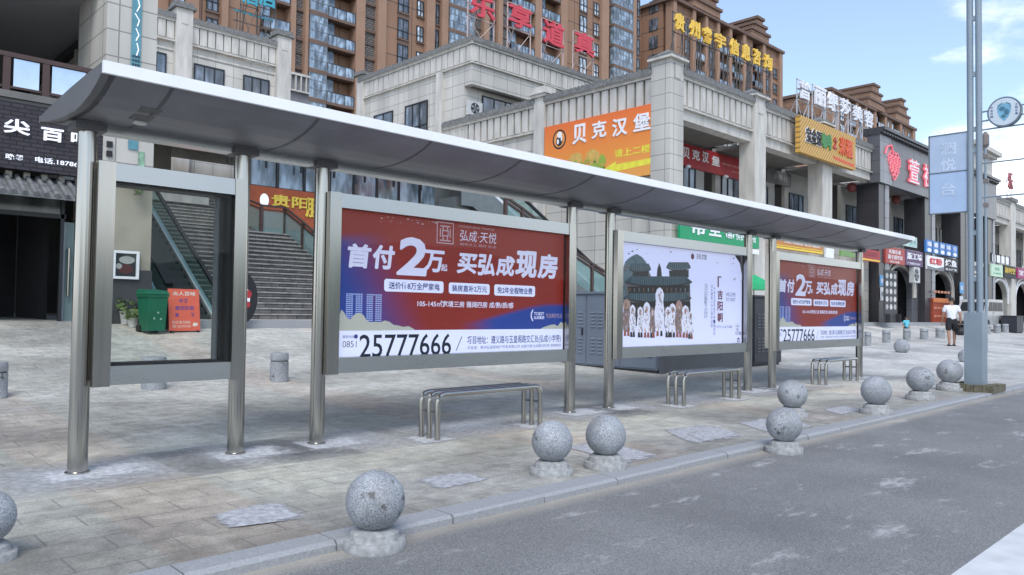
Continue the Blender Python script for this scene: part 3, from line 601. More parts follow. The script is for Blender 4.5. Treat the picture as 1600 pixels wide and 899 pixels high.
# ---------------------------------------------------------------- brown residential towers behind
def proj(p): d = Vector(p)-CP; z = d.dot(FW); return 800+F*d.dot(RT)/z, 449.5-F*d.dot(UP)/z
TW = tile_mat('brown_tower_tile', (.30, .172, .107), (.28, .16, .10), (.12, .075, .055), 4.0, 3.0, .7, .07, .14, 0.0, .12)
TP = M('tan_tower_pilaster', (.32, .195, .13), .75, 0, .1, .4)
TB = tile_mat('grey_brick_infill', (.14, .13, .125), (.21, .19, .175), (.05, .045, .042), .5, .25, .8, .04, .15)
TS = M('brown_slab_edge', (.15, .095, .07), .75, 0, .15, .6)
RAILG = M('grey_balcony_rail', (.24, .26, .28), .4, .2, .1, 2)
LITG = glass_surface('pale_curtained_glass', (.36, .41, .46), .15)
def tower(P, Y, cols, zf, z0, z1, vis=None, fh=3.0, cap=900):
    wall = MB(); pil = MB(); brick = MB(); slab = MB(); made = 0
    kf = range(int((z0-zf)//fh)-1, int((z1-zf)//fh)+1)
    for x0, x1, kd in cols:
        w = x1-x0
        if kd == 'p': pil.box(x0, x1, Y-.55, Y+1, z0, z1); continue
        if kd == 'l':
            brick.box(x0, x1, Y+.1, Y+1, z0, z1)
            for k in kf:
                z = zf+k*fh
                if z0 < z < z1-1: slab.box(x0, x1, Y-.1, Y+.098, z-.18, z+.12); slab.box(x0, x1, Y, Y+.098, z+1.45, z+1.53)
            continue
        if kd == 'w': wall.box(x0, x1, Y, Y+1.5, z0, z1); continue
        back = Y+1.4 if kd == 'b' else Y
        wall.box(x0, x1, back, Y+1.9, z0, z1)
        m = MB()
        if kd in 'vV':
            ww = min(w*.72, 1.9); a = x0+(w-ww)/2; hh = 1.75 if kd == 'v' else 2.25
            zz = .55 if kd == 'v' else .3
            m.box(a, a+ww, Y-.05, Y-.004, zz, zz+hh, 1)
            for q in (0, .5, 1): m.box(a+ww*q-.05, a+ww*q+.05, Y-.12, Y-.002, zz, zz+hh)
            for q in (0, .38, 1): m.box(a-.05, a+ww+.05, Y-.11, Y-.003, zz+hh*q-.05, zz+hh*q+.05)
            m.box(a-.12, a+ww+.12, Y-.22, Y-.004, zz-.22, zz-.052, 2)
            if kd == 'V': m.box(a-.05, a+ww+.05, Y-.1, Y-.004, zz+hh+.06, zz+hh+.6, 2)
            mats = [FRAME, random.choice([TGLASS, TGLASS, LITG]), TS]; nm = 'window'
        elif kd == 'b':
            m.box(x0+.05, x1-.05, Y-.5, Y+1.39, -.2, .08, 2)
            m.box(x0+.05, x1-.05, Y-.5, Y-.42, 1.12, 1.18); m.box(x0+.1, x1-.1, Y-.47, Y-.45, .1, 1.12, 1)
            n = max(2, int(w/1.1))
            for i in range(n+1): q = x0+.08+(w-.2)*i/n; m.box(q, q+.05, Y-.5, Y-.43, .08, 1.12)
            m.box(x0+.3, x1-.3, Y+1.3, Y+1.39, .1, 2.5, 3)
            for q in (.05, .35, .66, .95): m.box(x0+w*q-.04, x0+w*q+.04, Y+1.25, Y+1.299, .1, 2.5)
            m.box(x0+.05, x0+w*.36, Y+.2, Y+.23, 1.2, 2.75, 1)
            mats = [FRAME, BGLASS, TS, TGLASS]; nm = 'balcony'
        else:                                                     # 'g': glazed balcony bay
            m.box(x0+.05, x1-.05, Y-.75, Y-.002, -.32, .1, 2)
            m.box(x0+.1, x1-.1, Y-.68, Y-.01, .1, 2.66, 1)
            n = max(2, int(w/.75))
            for i in range(n+1): q = x0+.1+(w-.2)*i/n; m.box(q-.035, q+.035, Y-.73, Y-.681, .1, 2.66)
            for q in (.1, 1.05, 1.9, 2.62): m.box(x0+.07, x1-.07, Y-.72, Y-.679, q, q+.06)
            mats = [RAILG, random.choice([LITG, BGLASS, BGLASS]), TS]; nm = 'glazed_balcony'
        src = None
        for k in kf:
            z = zf+k*fh
            if z < z0 or z+2.8 > z1: continue
            py = proj(((x0+x1)/2, Y, z+1.5))
            if not (-45 < py[1] < (vis or 999)) or not (-60 < py[0] < 1640): continue
            if made >= cap: continue
            made += 1
            if src is None:
                src = m.build(nm, mats, P, local=True); o = src
            else: o = src.copy(); COL.objects.link(o); o.parent = P
            o.location = -P.location + Vector((0, 0, z))
    for mb, nm, mt in ((wall, 'wall', TW), (pil, 'pilaster', TP), (brick, 'brick_infill', TB), (slab, 'slab_band', TS)):
        if mb.v: mb.build(nm, mt, P)
def colsY(Y, L, row=60): return [(onY(a, row, Y).x, onY(b, row, Y).x, k) for a, b, k in L]

T1 = thing('apartment_tower', (60, 75, 0), 'broad brown apartment tower filling the sky behind the red rooftop characters', 'tower')
c1 = [(230, 262, 'w'), (262, 285, 'b'), (285, 306, 'p'), (306, 318, 'w'), (318, 342, 'V'), (342, 352, 'p'), (352, 378, 'w'), (378, 406, 'w'), (406, 450, 'b'), (450, 458, 'p'), (458, 473, 'l'), (473, 478, 'p'), (478, 507, 'g'),
      (507, 552, 'b'), (552, 566, 'p'), (566, 586, 'l'), (586, 599, 'p'), (599, 618, 'w'), (618, 640, 'V'), (640, 649, 'w'), (649, 662, 'v'), (662, 675, 'p'), (675, 686, 'V'), (686, 696, 'p'),
      (696, 736, 'g'), (736, 752, 'l'), (752, 760, 'p'), (760, 774, 'V'), (774, 781, 'p'), (781, 794, 'l'), (794, 832, 'b'), (832, 842, 'p'), (842, 872, 'b'), (872, 882, 'p'), (882, 903, 'w'), (903, 918, 'V'), (918, 926, 'w'), (926, 936, 'v'), (936, 947, 'p'),
      (947, 953, 'l'), (953, 984, 'g'), (984, 990, 'p'), (990, 1000, 'V')]
tower(T1, 71, colsY(71, c1), 31.85, 0, 58, 330, cap=200)
x0, x1 = onY(230, 60, 71).x, onY(1000, 60, 71).x
MB().box(x0, x1, 71.9, 84, 0, 57.9).build('core', TW, T1)

def stepped(P, Y, x0, x1, z0, steps, y2=None):
    m = MB(); n = len(steps); c = (x0+x1)/2; h = (x1-x0)/2
    for i, (f, z) in enumerate(steps):
        m.box(c-h*f, c+h*f, Y-.9+.05*i, (y2 or Y+4), z0, z)
        m.box(c-h*f-.3, c+h*f+.3, Y-1.2+.05*i, (y2 or Y+4), z-.5, z, 1)
        z0 = z+.002
    m.build('gable', [TW, TS], P)
T2 = thing('apartment_tower', (120, 78, 0), 'brown apartment tower with stepped gables behind the yellow rooftop characters', 'tower')
def spread(x0, x1, kinds):
    tot = sum(w for _, w in kinds); r = []; x = x0
    for k, w in kinds: q = (x1-x0)*w/tot; r.append((x, x+q, k)); x += q
    return r
kA = [('p', 1), ('w', 3), ('V', 2.2), ('p', .9), ('b', 3.2), ('p', .9), ('l', 1), ('V', 2.2), ('p', .9), ('b', 3.4), ('p', 1)]
kB = [('p', 1.2), ('l', 1.2), ('b', 3), ('p', 1), ('V', 2.4), ('w', 1), ('b', 3), ('p', 1), ('V', 2.4), ('w', 1.3), ('v', 2), ('p', 1.2)]
ta, tb, tc_, = onY(1048, 40, 71).x, onY(1140, 60, 71).x, onY(1225, 90, 71).x
tower(T2, 71, spread(ta, tb, kA), 32.2, 0, 52.1, 330); tower(T2, 71.8, spread(tb, tc_, kB), 32.2, 0, 52.9, 330)
MB().box(ta, tb, 72.6, 90, 0, 52.2).box(tb, tc_, 73.2, 90, 0, 52.8).build('core', TW, T2)
m = MB(); m.box(ta-.6, tb+.3, 70.2, 90.4, 52.1, 52.6); m.box(tb, tc_+.4, 71.0, 90.4, 52.9, 53.4); m.build('cornice', TS, T2)
stepped(T2, 71, ta+5.2, ta+13.6, 52.6, [(1, 54.2), (.70, 55.6), (.40, 57)], 80); stepped(T2, 72, tb+8.0, tb+14.6, 53.4, [(1, 55.0), (.66, 56.3), (.34, 57.6)], 80)
m = MB()
for k in range(7):
    for y in (73.5, 79, 85): m.box(ta-.12, ta-.002, y, y+1.7, 33.0+3*k, 35.0+3*k)
m.build('side_window', TGLASS, T2)
MB().box(ta-.3, ta-.001, 77, 77.9, 0, 52.2).box(ta-.3, ta-.001, 82.6, 83.5, 0, 52.2).build('pilaster', TP, T2)
T3 = thing('apartment_tower', (190, 78, 0), 'farthest brown apartment tower, the small one behind the white rooftop characters', 'tower')
q = [onY(p, 180, 71).x for p in (1296, 1366, 1432)]
tower(T3, 71, spread(q[0], q[1], kA), 32.2, 0, 49.9, 330, cap=60); tower(T3, 71.8, spread(q[1], q[2], kB), 32.2, 0, 50.5, 330, cap=60)
MB().box(q[0], q[1], 72.6, 90, 0, 49.8).box(q[1], q[2], 73.2, 90, 0, 50.4).build('core', TW, T3)
m = MB(); m.box(q[0]-.6, q[1], 70.2, 90, 49.9, 50.5); m.box(q[1]+.01, q[2]+.5, 71, 90, 50.5, 51.1); m.build('cornice', TS, T3)
stepped(T3, 71, q[1]-6, q[1]+4, 50.5, [(1, 52.4), (.66, 54.4), (.34, 56.2)], 80); stepped(T3, 72, q[2]-14, q[2]-5, 51.1, [(1, 53.2), (.64, 55.2), (.30, 57)], 80)
# a low brown block seen between the last two towers
T4 = thing('apartment_block', (145, 60, 0), 'low brown block just left of the white rooftop characters', 'tower')
qa, qb = onY(1243, 165, 55).x, onY(1300, 165, 55).x
MB().box(qa, qb, 55, 62, 0, 33.0).build('wall', TW, T4); m = MB(); m.box(qa-.3, qb, 54.6, 62, 33.0, 33.6); m.build('cornice', TS, T4)
for i in range(3): MB().box(qa+3+i*6, qa+5+i*6, 54.93, 54.999, 29, 31).build('window', TGLASS, T4)

# ---------------------------------------------------------------- left building with the shop
EB = thing('corner_shop_building', (0, 24, 1.03), 'shaded corner building with a dark open shop, upper terrace and tall white column', 'building')
YE = 19.6
m = MB(); m.box(-14, 6.5, YE, 37, 5.78, 6.04); m.box(-14, 6.52, YE-.06, YE-.001, 5.9, 6.05); m.build('floor_slab', M('weathered_concrete', (.17, .165, .155), .85, 0, .25, 1.5), EB)
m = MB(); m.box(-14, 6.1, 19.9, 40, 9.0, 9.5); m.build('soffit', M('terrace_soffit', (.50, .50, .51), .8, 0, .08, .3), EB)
m = MB(); m.box(6.1, 6.6, 19.9, 40, 8.8, 9.6); m.build('edge_beam', M('dark_concrete', (.07, .07, .07), .85, 0, .2, .8), EB)
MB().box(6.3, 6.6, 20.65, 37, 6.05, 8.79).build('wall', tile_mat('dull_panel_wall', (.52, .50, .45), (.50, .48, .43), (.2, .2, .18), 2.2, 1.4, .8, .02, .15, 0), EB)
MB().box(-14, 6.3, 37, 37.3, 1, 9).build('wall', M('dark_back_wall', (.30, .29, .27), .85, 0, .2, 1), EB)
q = onX(122, 60, 6.2); MB().tube([(6.2, q.y, 6.05), (6.2, q.y, 8.99)], .09).build('drain_pipe', M('cream_pipe', (.36, .35, .31), .5), EB, smooth=True)
m = MB(); m.box(5.43, 6.55, YE-.3, 21.6, 4.6, 14); m.build('column', WTILE, EB)
MB().box(5.43, 6.55, YE-.3, 21.6, 1.0, 4.598).build('column_foot', M('beige_plaster', (.33, .30, .235), .8, 0, .15, 1.5), EB)
m = MB(); m.box(5.40, 6.58, YE-.34, 20.9, .95, 2.25); m.build('column_base', M('charcoal_stone_base', (.05, .052, .055), .7, 0, .25, 2), EB)
# shop front
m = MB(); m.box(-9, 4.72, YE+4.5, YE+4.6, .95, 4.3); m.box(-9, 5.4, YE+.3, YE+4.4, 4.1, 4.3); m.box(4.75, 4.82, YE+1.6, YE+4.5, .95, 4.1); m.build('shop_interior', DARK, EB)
m = MB(); m.box(5.15, 5.43, YE+.25, YE+.6, .95, 4.4); m.build('wall', LWALL, EB)
m = MB(); m.box(-9, 4.8, YE+.05, YE+.16, 3.36, 3.46); m.box(-9, 4.8, YE+.05, YE+.16, 3.9, 4.0); m.box(4.70, 4.77, YE+.05, YE+.15, .98, 3.9); m.build('shop_frame', FRAME, EB)
m = MB(); m.box(-9, 4.69, YE+.09, YE+.1, 3.46, 3.9); m.build('transom', glass_surface('dim_transom_glass', (.045, .05, .048), .2), EB)
m = MB(); m.box(4.79, 4.83, YE+.16, YE+.22, 1.0, 3.3); m.box(5.1, 5.14, YE+.16, YE+.22, 1.0, 3.3); m.box(4.83, 5.1, YE+.18, YE+.2, 1.0, 3.3, 1); m.tube([(4.9, YE+.1, 1.6), (4.9, YE+.1, 2.7)], .03, 8, 2); m.build('glass_door', [RAILG, RGLASS, STEEL], EB)
m = MB(); m.lathe((2.9, YE+2.2, .98), [(.25, 0), (.25, .04), (.04, .06), (.04, .72), (.5, .74), (.5, .78)], 16); tag(m.build('round_table', M('grey_table', (.12, .12, .12), .5)), 'small round pedestal table in the dark shop doorway', 'table')
# tiled awning
AW = thing('tiled_awning', (1, YE-.4, 3.7), 'grey Chinese tile awning over the dark shop opening', 'awning')
m = MB(); x = -9.0
m.hexa([(-9, YE-.85, 3.68), (5.0, YE-.85, 3.68), (5.0, YE+.02, 4.12), (-9, YE+.02, 4.12), (-9, YE-.85, 3.74), (5.0, YE-.85, 3.74), (5.0, YE+.02, 4.19), (-9, YE+.02, 4.19)])
while x < 5.0: m.tube([(x, YE-.88, 3.755), (x, YE+.0, 4.21)], .055, 8); x += .2
m.build('roof_tiles', M('grey_roof_tile', (.145, .15, .15), .75, 0, .35, 6, bump=.3), AW, smooth=True)
m = MB(); x = -9.0
while x < 5.0: m.box(x, x+.12, YE-.08, YE+.02, 4.16, 4.3); x += .34
m.build('bracket', M('pale_bracket', (.35, .33, .28), .7), AW)
# sign board
SG = thing('shop_sign', (1, YE-.3, 4.3), 'dark shingled shop sign with large white characters at the left edge', 'sign')
shg, t_, b_, nd_, lk_ = nodes_of('dark_shingle_board', .6)
c_ = nd_('ShaderNodeTexCoord'); s_ = nd_('ShaderNodeSeparateXYZ'); lk_(c_.outputs['Object'], s_.inputs[0]); v_ = nd_('ShaderNodeCombineXYZ'); lk_(s_.outputs[0], v_.inputs[0]); lk_(s_.outputs[2], v_.inputs[1])
br_ = nd_('ShaderNodeTexBrick', offset=.5, i_Scale=1.0, i_Mortar_Size=.014, i_Brick_Width=.26, i_Row_Height=.09); br_.inputs['Color1'].default_value = (.030, .024, .032, 1); br_.inputs['Color2'].default_value = (.042, .034, .042, 1); br_.inputs['Mortar'].default_value = (.006, .006, .007, 1)
lk_(v_.outputs[0], br_.inputs[0]); lk_(br_.outputs[0], b_.inputs['Base Color'])
MB().box(-9, 5.7, YE-.28, YE-.07, 4.32, 5.77).build('board', shg, SG)
f = frY(0, YE-.285, 0)
def put(P, st, fr, px0, py0, px1, py1, mat, name='lettering', ext=0., bold=.02, Y=None, X=None, shear=0., c=.003):
    """lettering whose box is measured from the photo and stands on the plane of fr"""
    y0 = fr.o.y; a = onY(px0, py0, y0) if X is None else onX(px0, py0, X); b = onY(px1, py1, y0) if X is None else onX(px1, py1, X)
    ua, ub = (a-fr.o).dot(fr.u), (b-fr.o).dot(fr.u); va, vb = (a-fr.o).dot(fr.v), (b-fr.o).dot(fr.v)
    m = MB(); m.text(st, fr, ua, min(va, vb), ub-ua, abs(va-vb), c, ext, bold, shear); return m.build(name, mat, P)
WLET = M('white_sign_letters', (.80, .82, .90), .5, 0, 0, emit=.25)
for st, x0, y0, x1, y1 in (('尖', 6, 184, 46, 213), ('百', 64, 199, 98, 224), ('味', 111, 205, 148, 231)): put(SG, st, f, x0, y0, x1, y1, WLET, 'character', .06, .03)
put(SG, '晚餐', f, 9, 239.5, 37, 252, WLET, 'lettering', 0, .02); put(SG, '电话.18786', f, 55, 244.5, 122, 262, WLET, 'lettering', 0, .02)
put(SG, '早餐', f, -48, 239, -12, 247, WLET, 'lettering', 0, .02)
# terrace balustrade
TBL = thing('terrace_balustrade', (0, YE, 6.05), 'brown metal and glass balustrade along the terrace above the dark shop sign', 'balustrade')
BRN = M('reddish_brown_metal', (.075, .045, .038), .45, .2, .1)
m = MB(); m.box(-12, 5.3, YE-.03, YE+.05, 6.80, 6.90); m.box(-12, 5.3, YE-.0, YE+.03, 6.12, 6.17); m.build('handrail', BRN, TBL)
MIRG = M('sky_mirroring_glass', (.62, .68, .74), .08, .75, .05)
for x in (-2.2, -.7, .8, 2.3, 3.55, 4.3, 5.2): MB().box(x-.07, x+.07, YE-.02, YE+.06, 6.05, 6.8).build('post', BRN, TBL)
for a, b in ((-2.1, -.8), (-.6, .7), (.9, 2.2), (2.4, 3.4), (3.68, 4.17), (4.42, 5.1)): MB().box(a, b, YE+.005, YE+.02, 6.17, 6.78).build('glass_panel', MIRG, TBL)
# hanging banner on the column
BN = thing('column_banner', (6.22, YE-.33, 3), 'narrow teal vertical banner hanging on the tall white column', 'banner')
a, b = onY(207, 10, YE-.33), onY(222, 10, YE-.33)
MB().box(a.x, b.x, YE-.335, YE-.315, 5.1, 13).build('cloth', M('teal_banner', (.10, .27, .33), .7, 0, .3, 1.2), BN)
m = MB()
for k in range(10):
    for j in range(3): m.box(a.x+.03+j*.06, a.x+.07+j*.06, YE-.34, YE-.336, 6.4+k*.1, 6.45+k*.1)
m.build('print', M('dark_print', (.015, .03, .04), .6), BN)
m = MB()
for k in range(6): m.tube([(a.x+.06+.03*(k % 3), YE-.34, 9.4-k*.35), (a.x+.16, YE-.34, 9.25-k*.35), (a.x+.10+.02*(k % 2), YE-.34, 9.1-k*.35)], .014, 5)
m.build('lettering', WLET, BN)
m = MB(); m.box(6.20, 6.34, YE-.32, YE-.29, 4.3, 5.08); m.build('lower_cloth', M('green_white_banner', (.20, .34, .24), .7, 0, .6, 5), BN)
for i, zz in enumerate((5.08, 4.86)):
    tag(MB().box(5.50, 5.62, YE-.36, YE-.30, zz, zz+.13).build('wall_socket_box', BLACK), ['lower', 'upper'][1-i]+' small black box on the white column beside the shingled sign', 'box', 'small black boxes on the column')
# framed notice on the column
NB = thing('framed_notice', (5.75, YE-.38, 2.3), 'white framed picture notice on the column above the green bin', 'notice')
a, b = onY(176, 391, YE-.36), onY(216, 437, YE-.36)
m = MB(); fr = frY(a.x, YE-.345, b.z); w, h = b.x-a.x, a.z-b.z
m.fbox(fr, 0, w, 0, .06, 0, .06); m.fbox(fr, 0, w, h-.06, h, 0, .06); m.fbox(fr, 0, .06, .06, h-.06, 0, .06); m.fbox(fr, w-.06, w, .06, h-.06, 0, .06); m.build('frame', WHITE, NB)
m = MB(); m.fbox(fr, .06, w-.06, .06, h-.06, 0, .01); m.ell(fr, w*.55, h*.68, w*.3, h*.14, .012, 1); m.ell(fr, w*.5, h*.36, w*.28, h*.17, .013, 2); m.ell(fr, w*.25, h*.45, w*.12, h*.1, .014, 1)
m.build('picture', [M('notice_dark', (.02, .025, .03), .3), M('notice_pale', (.38, .38, .36), .5), M('notice_red', (.09, .025, .025), .5)], NB)
# hanging plant
HP = thing('hanging_plant', (6.15, YE-.5, 4.05), 'pale green hanging plant on the white column beside the escalator', 'plant')
def leaves(name, c, n, rx, rz, size, mat, P):
    m = MB(); rn = random.Random(int(c[0]*100)+n)
    for _ in range(n):
        a, e, r = rn.uniform(0, 6.28), rn.uniform(-1, 1), rn.uniform(.5, 1)
        p = Vector((c[0]+rx*r*math.cos(a)*(1-e*e)**.5, c[1]+rx*r*math.sin(a)*(1-e*e)**.5, c[2]+rz*r*e))
        u = Vector((rn.uniform(-1, 1), rn.uniform(-1, 1), rn.uniform(-.6, .6))).normalized(); v = u.cross(Vector((rn.uniform(-1, 1), rn.uniform(-1, 1), rn.uniform(-1, 1)))).normalized(); s = size*rn.uniform(.6, 1.3)
        m.quad(p-u*s, p-v*s*.45, p+u*s, p+v*s*.45)
    return m.build(name, mat, P)
leaves('foliage', (6.15, YE-.5, 4.25), 90, .13, .28, .07, M('pale_green_leaf', (.16, .22, .10), .6, 0, .3, 8), HP)
m = MB(); m.lathe((6.15, YE-.5, 4.42), [(.06, 0), (.1, .03), (.12, .12)], 12); m.tube([(6.15, YE-.5, 4.5), (6.15, YE-.33, 4.75)], .012, 6); m.build('basket', M('basket_brown', (.12, .08, .05), .8), HP)

# ---------------------------------------------------------------- court: escalators, stone flight, upper shops
def escalator(name, label, x0, x1, y0, z0, rise, tan, along='y'):
    L = rise/tan; root = thing(name, ((x0+x1)/2, y0, z0) if along == 'y' else (y0, (x0+x1)/2, z0), label, 'escalator')
    def P(s, w, z): return Vector((w, y0+s, z0+z)) if along == 'y' else Vector((y0-s, w, z0+z))
    def beam(m, w0, w1, za, zb, s0=-.5, s1=None, mi=0):
        s1 = L+.5 if s1 is None else s1
        pts = [(s0, 0)] + [(0, 0)]*(s0 < 0) + [(min(s1, L), min(s1, L)*tan)] + ([(s1, L*tan)] if s1 > L else [])
        for (a, b), (c, d) in zip(pts, pts[1:]):
            if c-a < 1e-4: continue
            m.hexa([P(a, w0, b+za), P(a, w1, b+za), P(c, w1, d+za), P(c, w0, d+za), P(a, w0, b+zb), P(a, w1, b+zb), P(c, w1, d+zb), P(c, w0, d+zb)], mi)
    m = MB(); n = int(rise/.2)
    for i in range(n): 
        a, c = L*i/n, L*(i+1)/n; z = rise*(i+1)/n
        m.hexa([P(a, x0+.25, z-.6), P(a, x1-.25, z-.6), P(c, x1-.25, z-.6), P(c, x0+.25, z-.6), P(a, x0+.25, z-.03), P(a, x1-.25, z-.03), P(c, x1-.25, z-.03), P(c, x0+.25, z-.03)])
    m.build('steps', M('escalator_step', (.055, .06, .062), .5, .3, .15), root)
    m = MB(); beam(m, x0+.25, x1-.25, -1.0, -.65); beam(m, x0, x0+.04, -.95, .0); beam(m, x1-.04, x1, -.95, .0); m.build('truss', M('escalator_cladding', (.17, .19, .19), .4, .5, .1), root)
    for w in (x0, x1-.24):
        m = MB(); beam(m, w+.05, w+.20, .0, .14); m.build('skirt', M('escalator_deck', (.62, .66, .66), .3, .4, .08), root)
        m = MB(); beam(m, w+.11, w+.13, .14, .88); m.build('glass_panel', EGLASS, root)
        m = MB(); beam(m, w+.07, w+.17, .88, .97); m.build('handrail', BLACK, root)
    return root
escalator('escalator', 'glass sided escalator beside the white column, seen through the empty display case', 7.35, 8.85, 20.7, 1.03, 4.9, .668)
escalator('escalator', 'escalator descending to the right behind the gap between the first and second billboards', 18.6, 20.0, 24.4, 1.1, 4.6, .56, 'x')
STONE = tile_mat('rough_dark_masonry', (.17, .165, .155), (.105, .102, .098), (.035, .035, .035), .6, .17, .9, .012, .35, .5, .8)
SW = thing('stone_stairway', (12, 22, .9), 'dark coursed stone flight rising to the upper deck behind the first two posts', 'stairs')
TREAD = M('worn_stone_tread', (.30, .29, .27), .8, 0, .35, 5, bump=.3)
m = MB(); m2 = MB(); rn = random.Random(3); Y0, ZS, RS_, TR = 20.9, 1.07, .165, .33; XL, XR, XU = 9.0, 14.2, 13.15
nst = 29
for k in range(nst):
    xr = XR if k < 19 else XU; y0 = Y0+k*TR+(1.4 if k >= 19 else 0); y1 = Y0+nst*TR+1.6 if k != 18 else y0+TR+1.42; z0 = ZS+k*RS_
    x = XL
    while x < xr-.01:
        L_ = rn.uniform(.5, 1.1); b = min(x+L_, xr); e = rn.uniform(-.012, .012)
        if xr-b < .25: b = xr
        m.box(x+.004, b-.004, y0+e, y0+TR+.02 if k not in (18,) else y1, z0-.3 if k else z0-.2, z0+RS_-.042); m2.box(x+.003, b-.003, y0-.028+e, (y0+TR+.04) if k != 18 else y1, z0+RS_-.041, z0+RS_+rn.uniform(-.006, .004)); x = b
m.build('riser', STONE, SW); m2.build('tread', TREAD, SW)
MB().box(XR-.02, XR+.18, Y0-.1, Y0+19*TR+1.4, .9, 1.1).prism(FR((XR+.0, 0, 0), (0, 1, 0), (0, 0, 1)), [(Y0-.1, 1.0), (Y0+19*TR+1.4, 1.0), (Y0+19*TR+1.4, ZS+19*RS_+.1), (Y0+19*TR, ZS+19*RS_+.1), (Y0-.1, ZS+.15)], .002, .2).build('side_string', STONE, SW)
def rail3(P, pts, h=1.05, glass=None):
    """balustrade through 3-D foot points: posts, two rails, glass between"""
    pts = [Vector(p) for p in pts]
    for p in pts: MB().box(p.x-.055, p.x+.055, p.y-.055, p.y+.055, p.z-.1, p.z+h-.04).build('post', BRN, P)
    m = MB()
    def slab(mb, a, b, za, zb, w):
        d = (b-a); d.z = 0; d.normalize(); n = Vector((-d.y, d.x, 0))*w; u = Vector((0, 0, 1))
        mb.hexa([a-n+u*za, b-n+u*za, b+n+u*za, a+n+u*za, a-n+u*zb, b-n+u*zb, b+n+u*zb, a+n+u*zb])
    for a, b in zip(pts, pts[1:]): slab(m, a, b, h-.035, h+.035, .045); slab(m, a, b, h-.175, h-.12, .03)
    m.build('handrail', BRN, P)
    for a, b in zip(pts, pts[1:]):
        d = (b-a)*.06; g = MB(); slab(g, a+d, b-d, .05, h-.2, .009); g.build('glass_panel', glass or RGLASS, P)
def rail_run(P, pts, y, h=1.05, panels=True, glass=RGLASS, axis=None):
    """balustrade following pts (x, z) on the plane y: posts, two rails, glass between"""
    for i, (x, z) in enumerate(pts):
        MB().box(x-.05, x+.05, y-.05, y+.05, z-.15, z+h-.04).build('post', BRN, P)
    m = MB()
    for (a, b), (c, d) in zip(pts, pts[1:]):
        for q in (h, h-.14): m.hexa([(a, y-.045, b+q-.035), (c, y-.045, d+q-.035), (c, y+.045, d+q-.035), (a, y+.045, b+q-.035), (a, y-.045, b+q+.035), (c, y-.045, d+q+.035), (c, y+.045, d+q+.035), (a, y+.045, b+q+.035)])
    m.build('handrail', BRN, P)
    for (a, b), (c, d) in zip(pts, pts[1:]):
        g = MB(); g.hexa([(a+.09, y-.01, b+.04), (c-.09, y-.01, d+.04), (c-.09, y+.01, d+.04), (a+.09, y+.01, b+.04), (a+.09, y-.01, b+h-.2), (c-.09, y-.01, d+h-.2), (c-.09, y+.01, d+h-.2), (a+.09, y+.01, b+h-.2)]); g.build('glass_panel', glass, P)
B1 = thing('stair_balustrade', (12, 22.3, 3.5), 'brown balustrade with glass panels stepping down the dark stone flight', 'balustrade')
zt_ = ZS+19*RS_; yt_ = Y0+19*TR
rail3(B1, [(XU+.06, yt_+1.4+5*TR, zt_+5*RS_), (XU+.06, yt_+.15, zt_), (XR-.06, yt_+.1, zt_)] + [(XR-.06, Y0+k*TR, ZS+k*RS_) for k in (15, 11, 7, 3, 0)])
B2 = thing('stair_balustrade', (15, 20, 5), 'brown balustrade coming down above the top rail of the red and blue billboard', 'balustrade')
P0 = [onY(a, b, 20.6) for a, b in ((694, 283), (715, 300), (738, 318), (762, 332), (800, 358))]
rail_run(B2, [(p.x, p.z-1.05) for p in P0], 20.6)
B3 = thing('stair_balustrade', (17, 17, 3), 'brown glazed balustrade descending to the grey cabinet, in the gap beside the first billboard', 'balustrade')
P0 = [onY(a, b, 17.0) for a, b in ((790, 308), (816, 326), (850, 352), (897, 394), (925, 412), (960, 434))]
rail_run(B3, [(p.x, p.z-1.05) for p in P0], 17.0)
# deck and the shops round the court
CT = thing('court_building', (18, 31, 1.05), 'shaded back building of the court with a row of glazed upper windows', 'building')
m = MB(); m.box(6.7, 12.6, 30.7, 40, 5.5, 5.9); m.box(6.7, 9.2, 28.0, 30.69, 5.45, 5.92); m.build('floor_slab', WSTONE, CT)
m = MB(); m.box(6.7, 25.9, 34, 34.3, 1, 5.5); m.build('wall', M('dim_wall', (.10, .10, .095), .8, 0, .2, .6), CT)
m = MB(); m.box(14.0, 25.9, 30.25, 30.6, 1.05, 6.42); m.box(14.0, 25.9, 30.25, 30.6, 7.75, 9.0); m.build('wall', LWALL, CT)
m = MB(); x = 14.0
while x < 25.8: m.box(x, x+.12, 30.22, 30.35, 6.42, 7.75); x += 1.25
m.box(14.0, 25.9, 30.22, 30.35, 6.42, 6.5); m.build('mullion', FRAME, CT)
x = 14.0
while x < 25: MB().box(x+.12, x+1.25, 30.28, 30.3, 6.5, 7.75).build('window', RGLASS if False else BGLASS, CT); x += 1.25
m = MB(); m.box(6.7, 13, 36, 36.2, 6, 9); m.build('wall', M('cream_wall', (.42, .40, .34), .8, 0, .1, .8), CT)
m = MB(); m.box(6.7, 26, 28.5, 40, 9.0, 9.25); m.build('roof', WSTONE, CT)
m = MB()
for i in range(8): m.box(13+i*1.6, 13.08+i*1.6, 29.9, 29.98, 7.2, 9.0); 
m.build('lattice', FRAME, CT)
OS = thing('shop_sign', (16, 30.1, 4.8), 'rusty orange shop sign with large yellow characters behind the third post', 'sign')
a, b = onY(391, 289, 30.1), onY(560, 380, 30.1)
MB().box(a.x, a.x+5.6, 30.1, 30.22, 4.75, 6.45).build('board', M('faded_orange_board', (.36, .085, .03), .6, 0, .2, 1.2), OS)
YL = M('yellow_sign_letters', (.75, .58, .08), .5, 0, .05)
f = frY(0, 30.1, 0)
put(OS, '贵阳', f, 424, 303, 481, 328, YL, 'lettering', .04, .03)
m = MB(); m.text('肠旺面', f, 16.55, 5.35, 2.9, .85, .003, .04, .03); m.build('lettering', YL, OS)
m = MB(); p = onY(413, 313, 30.1); m.ell(f, p.x, p.z, .2, .28, .004); m.build('logo', WLET, OS)
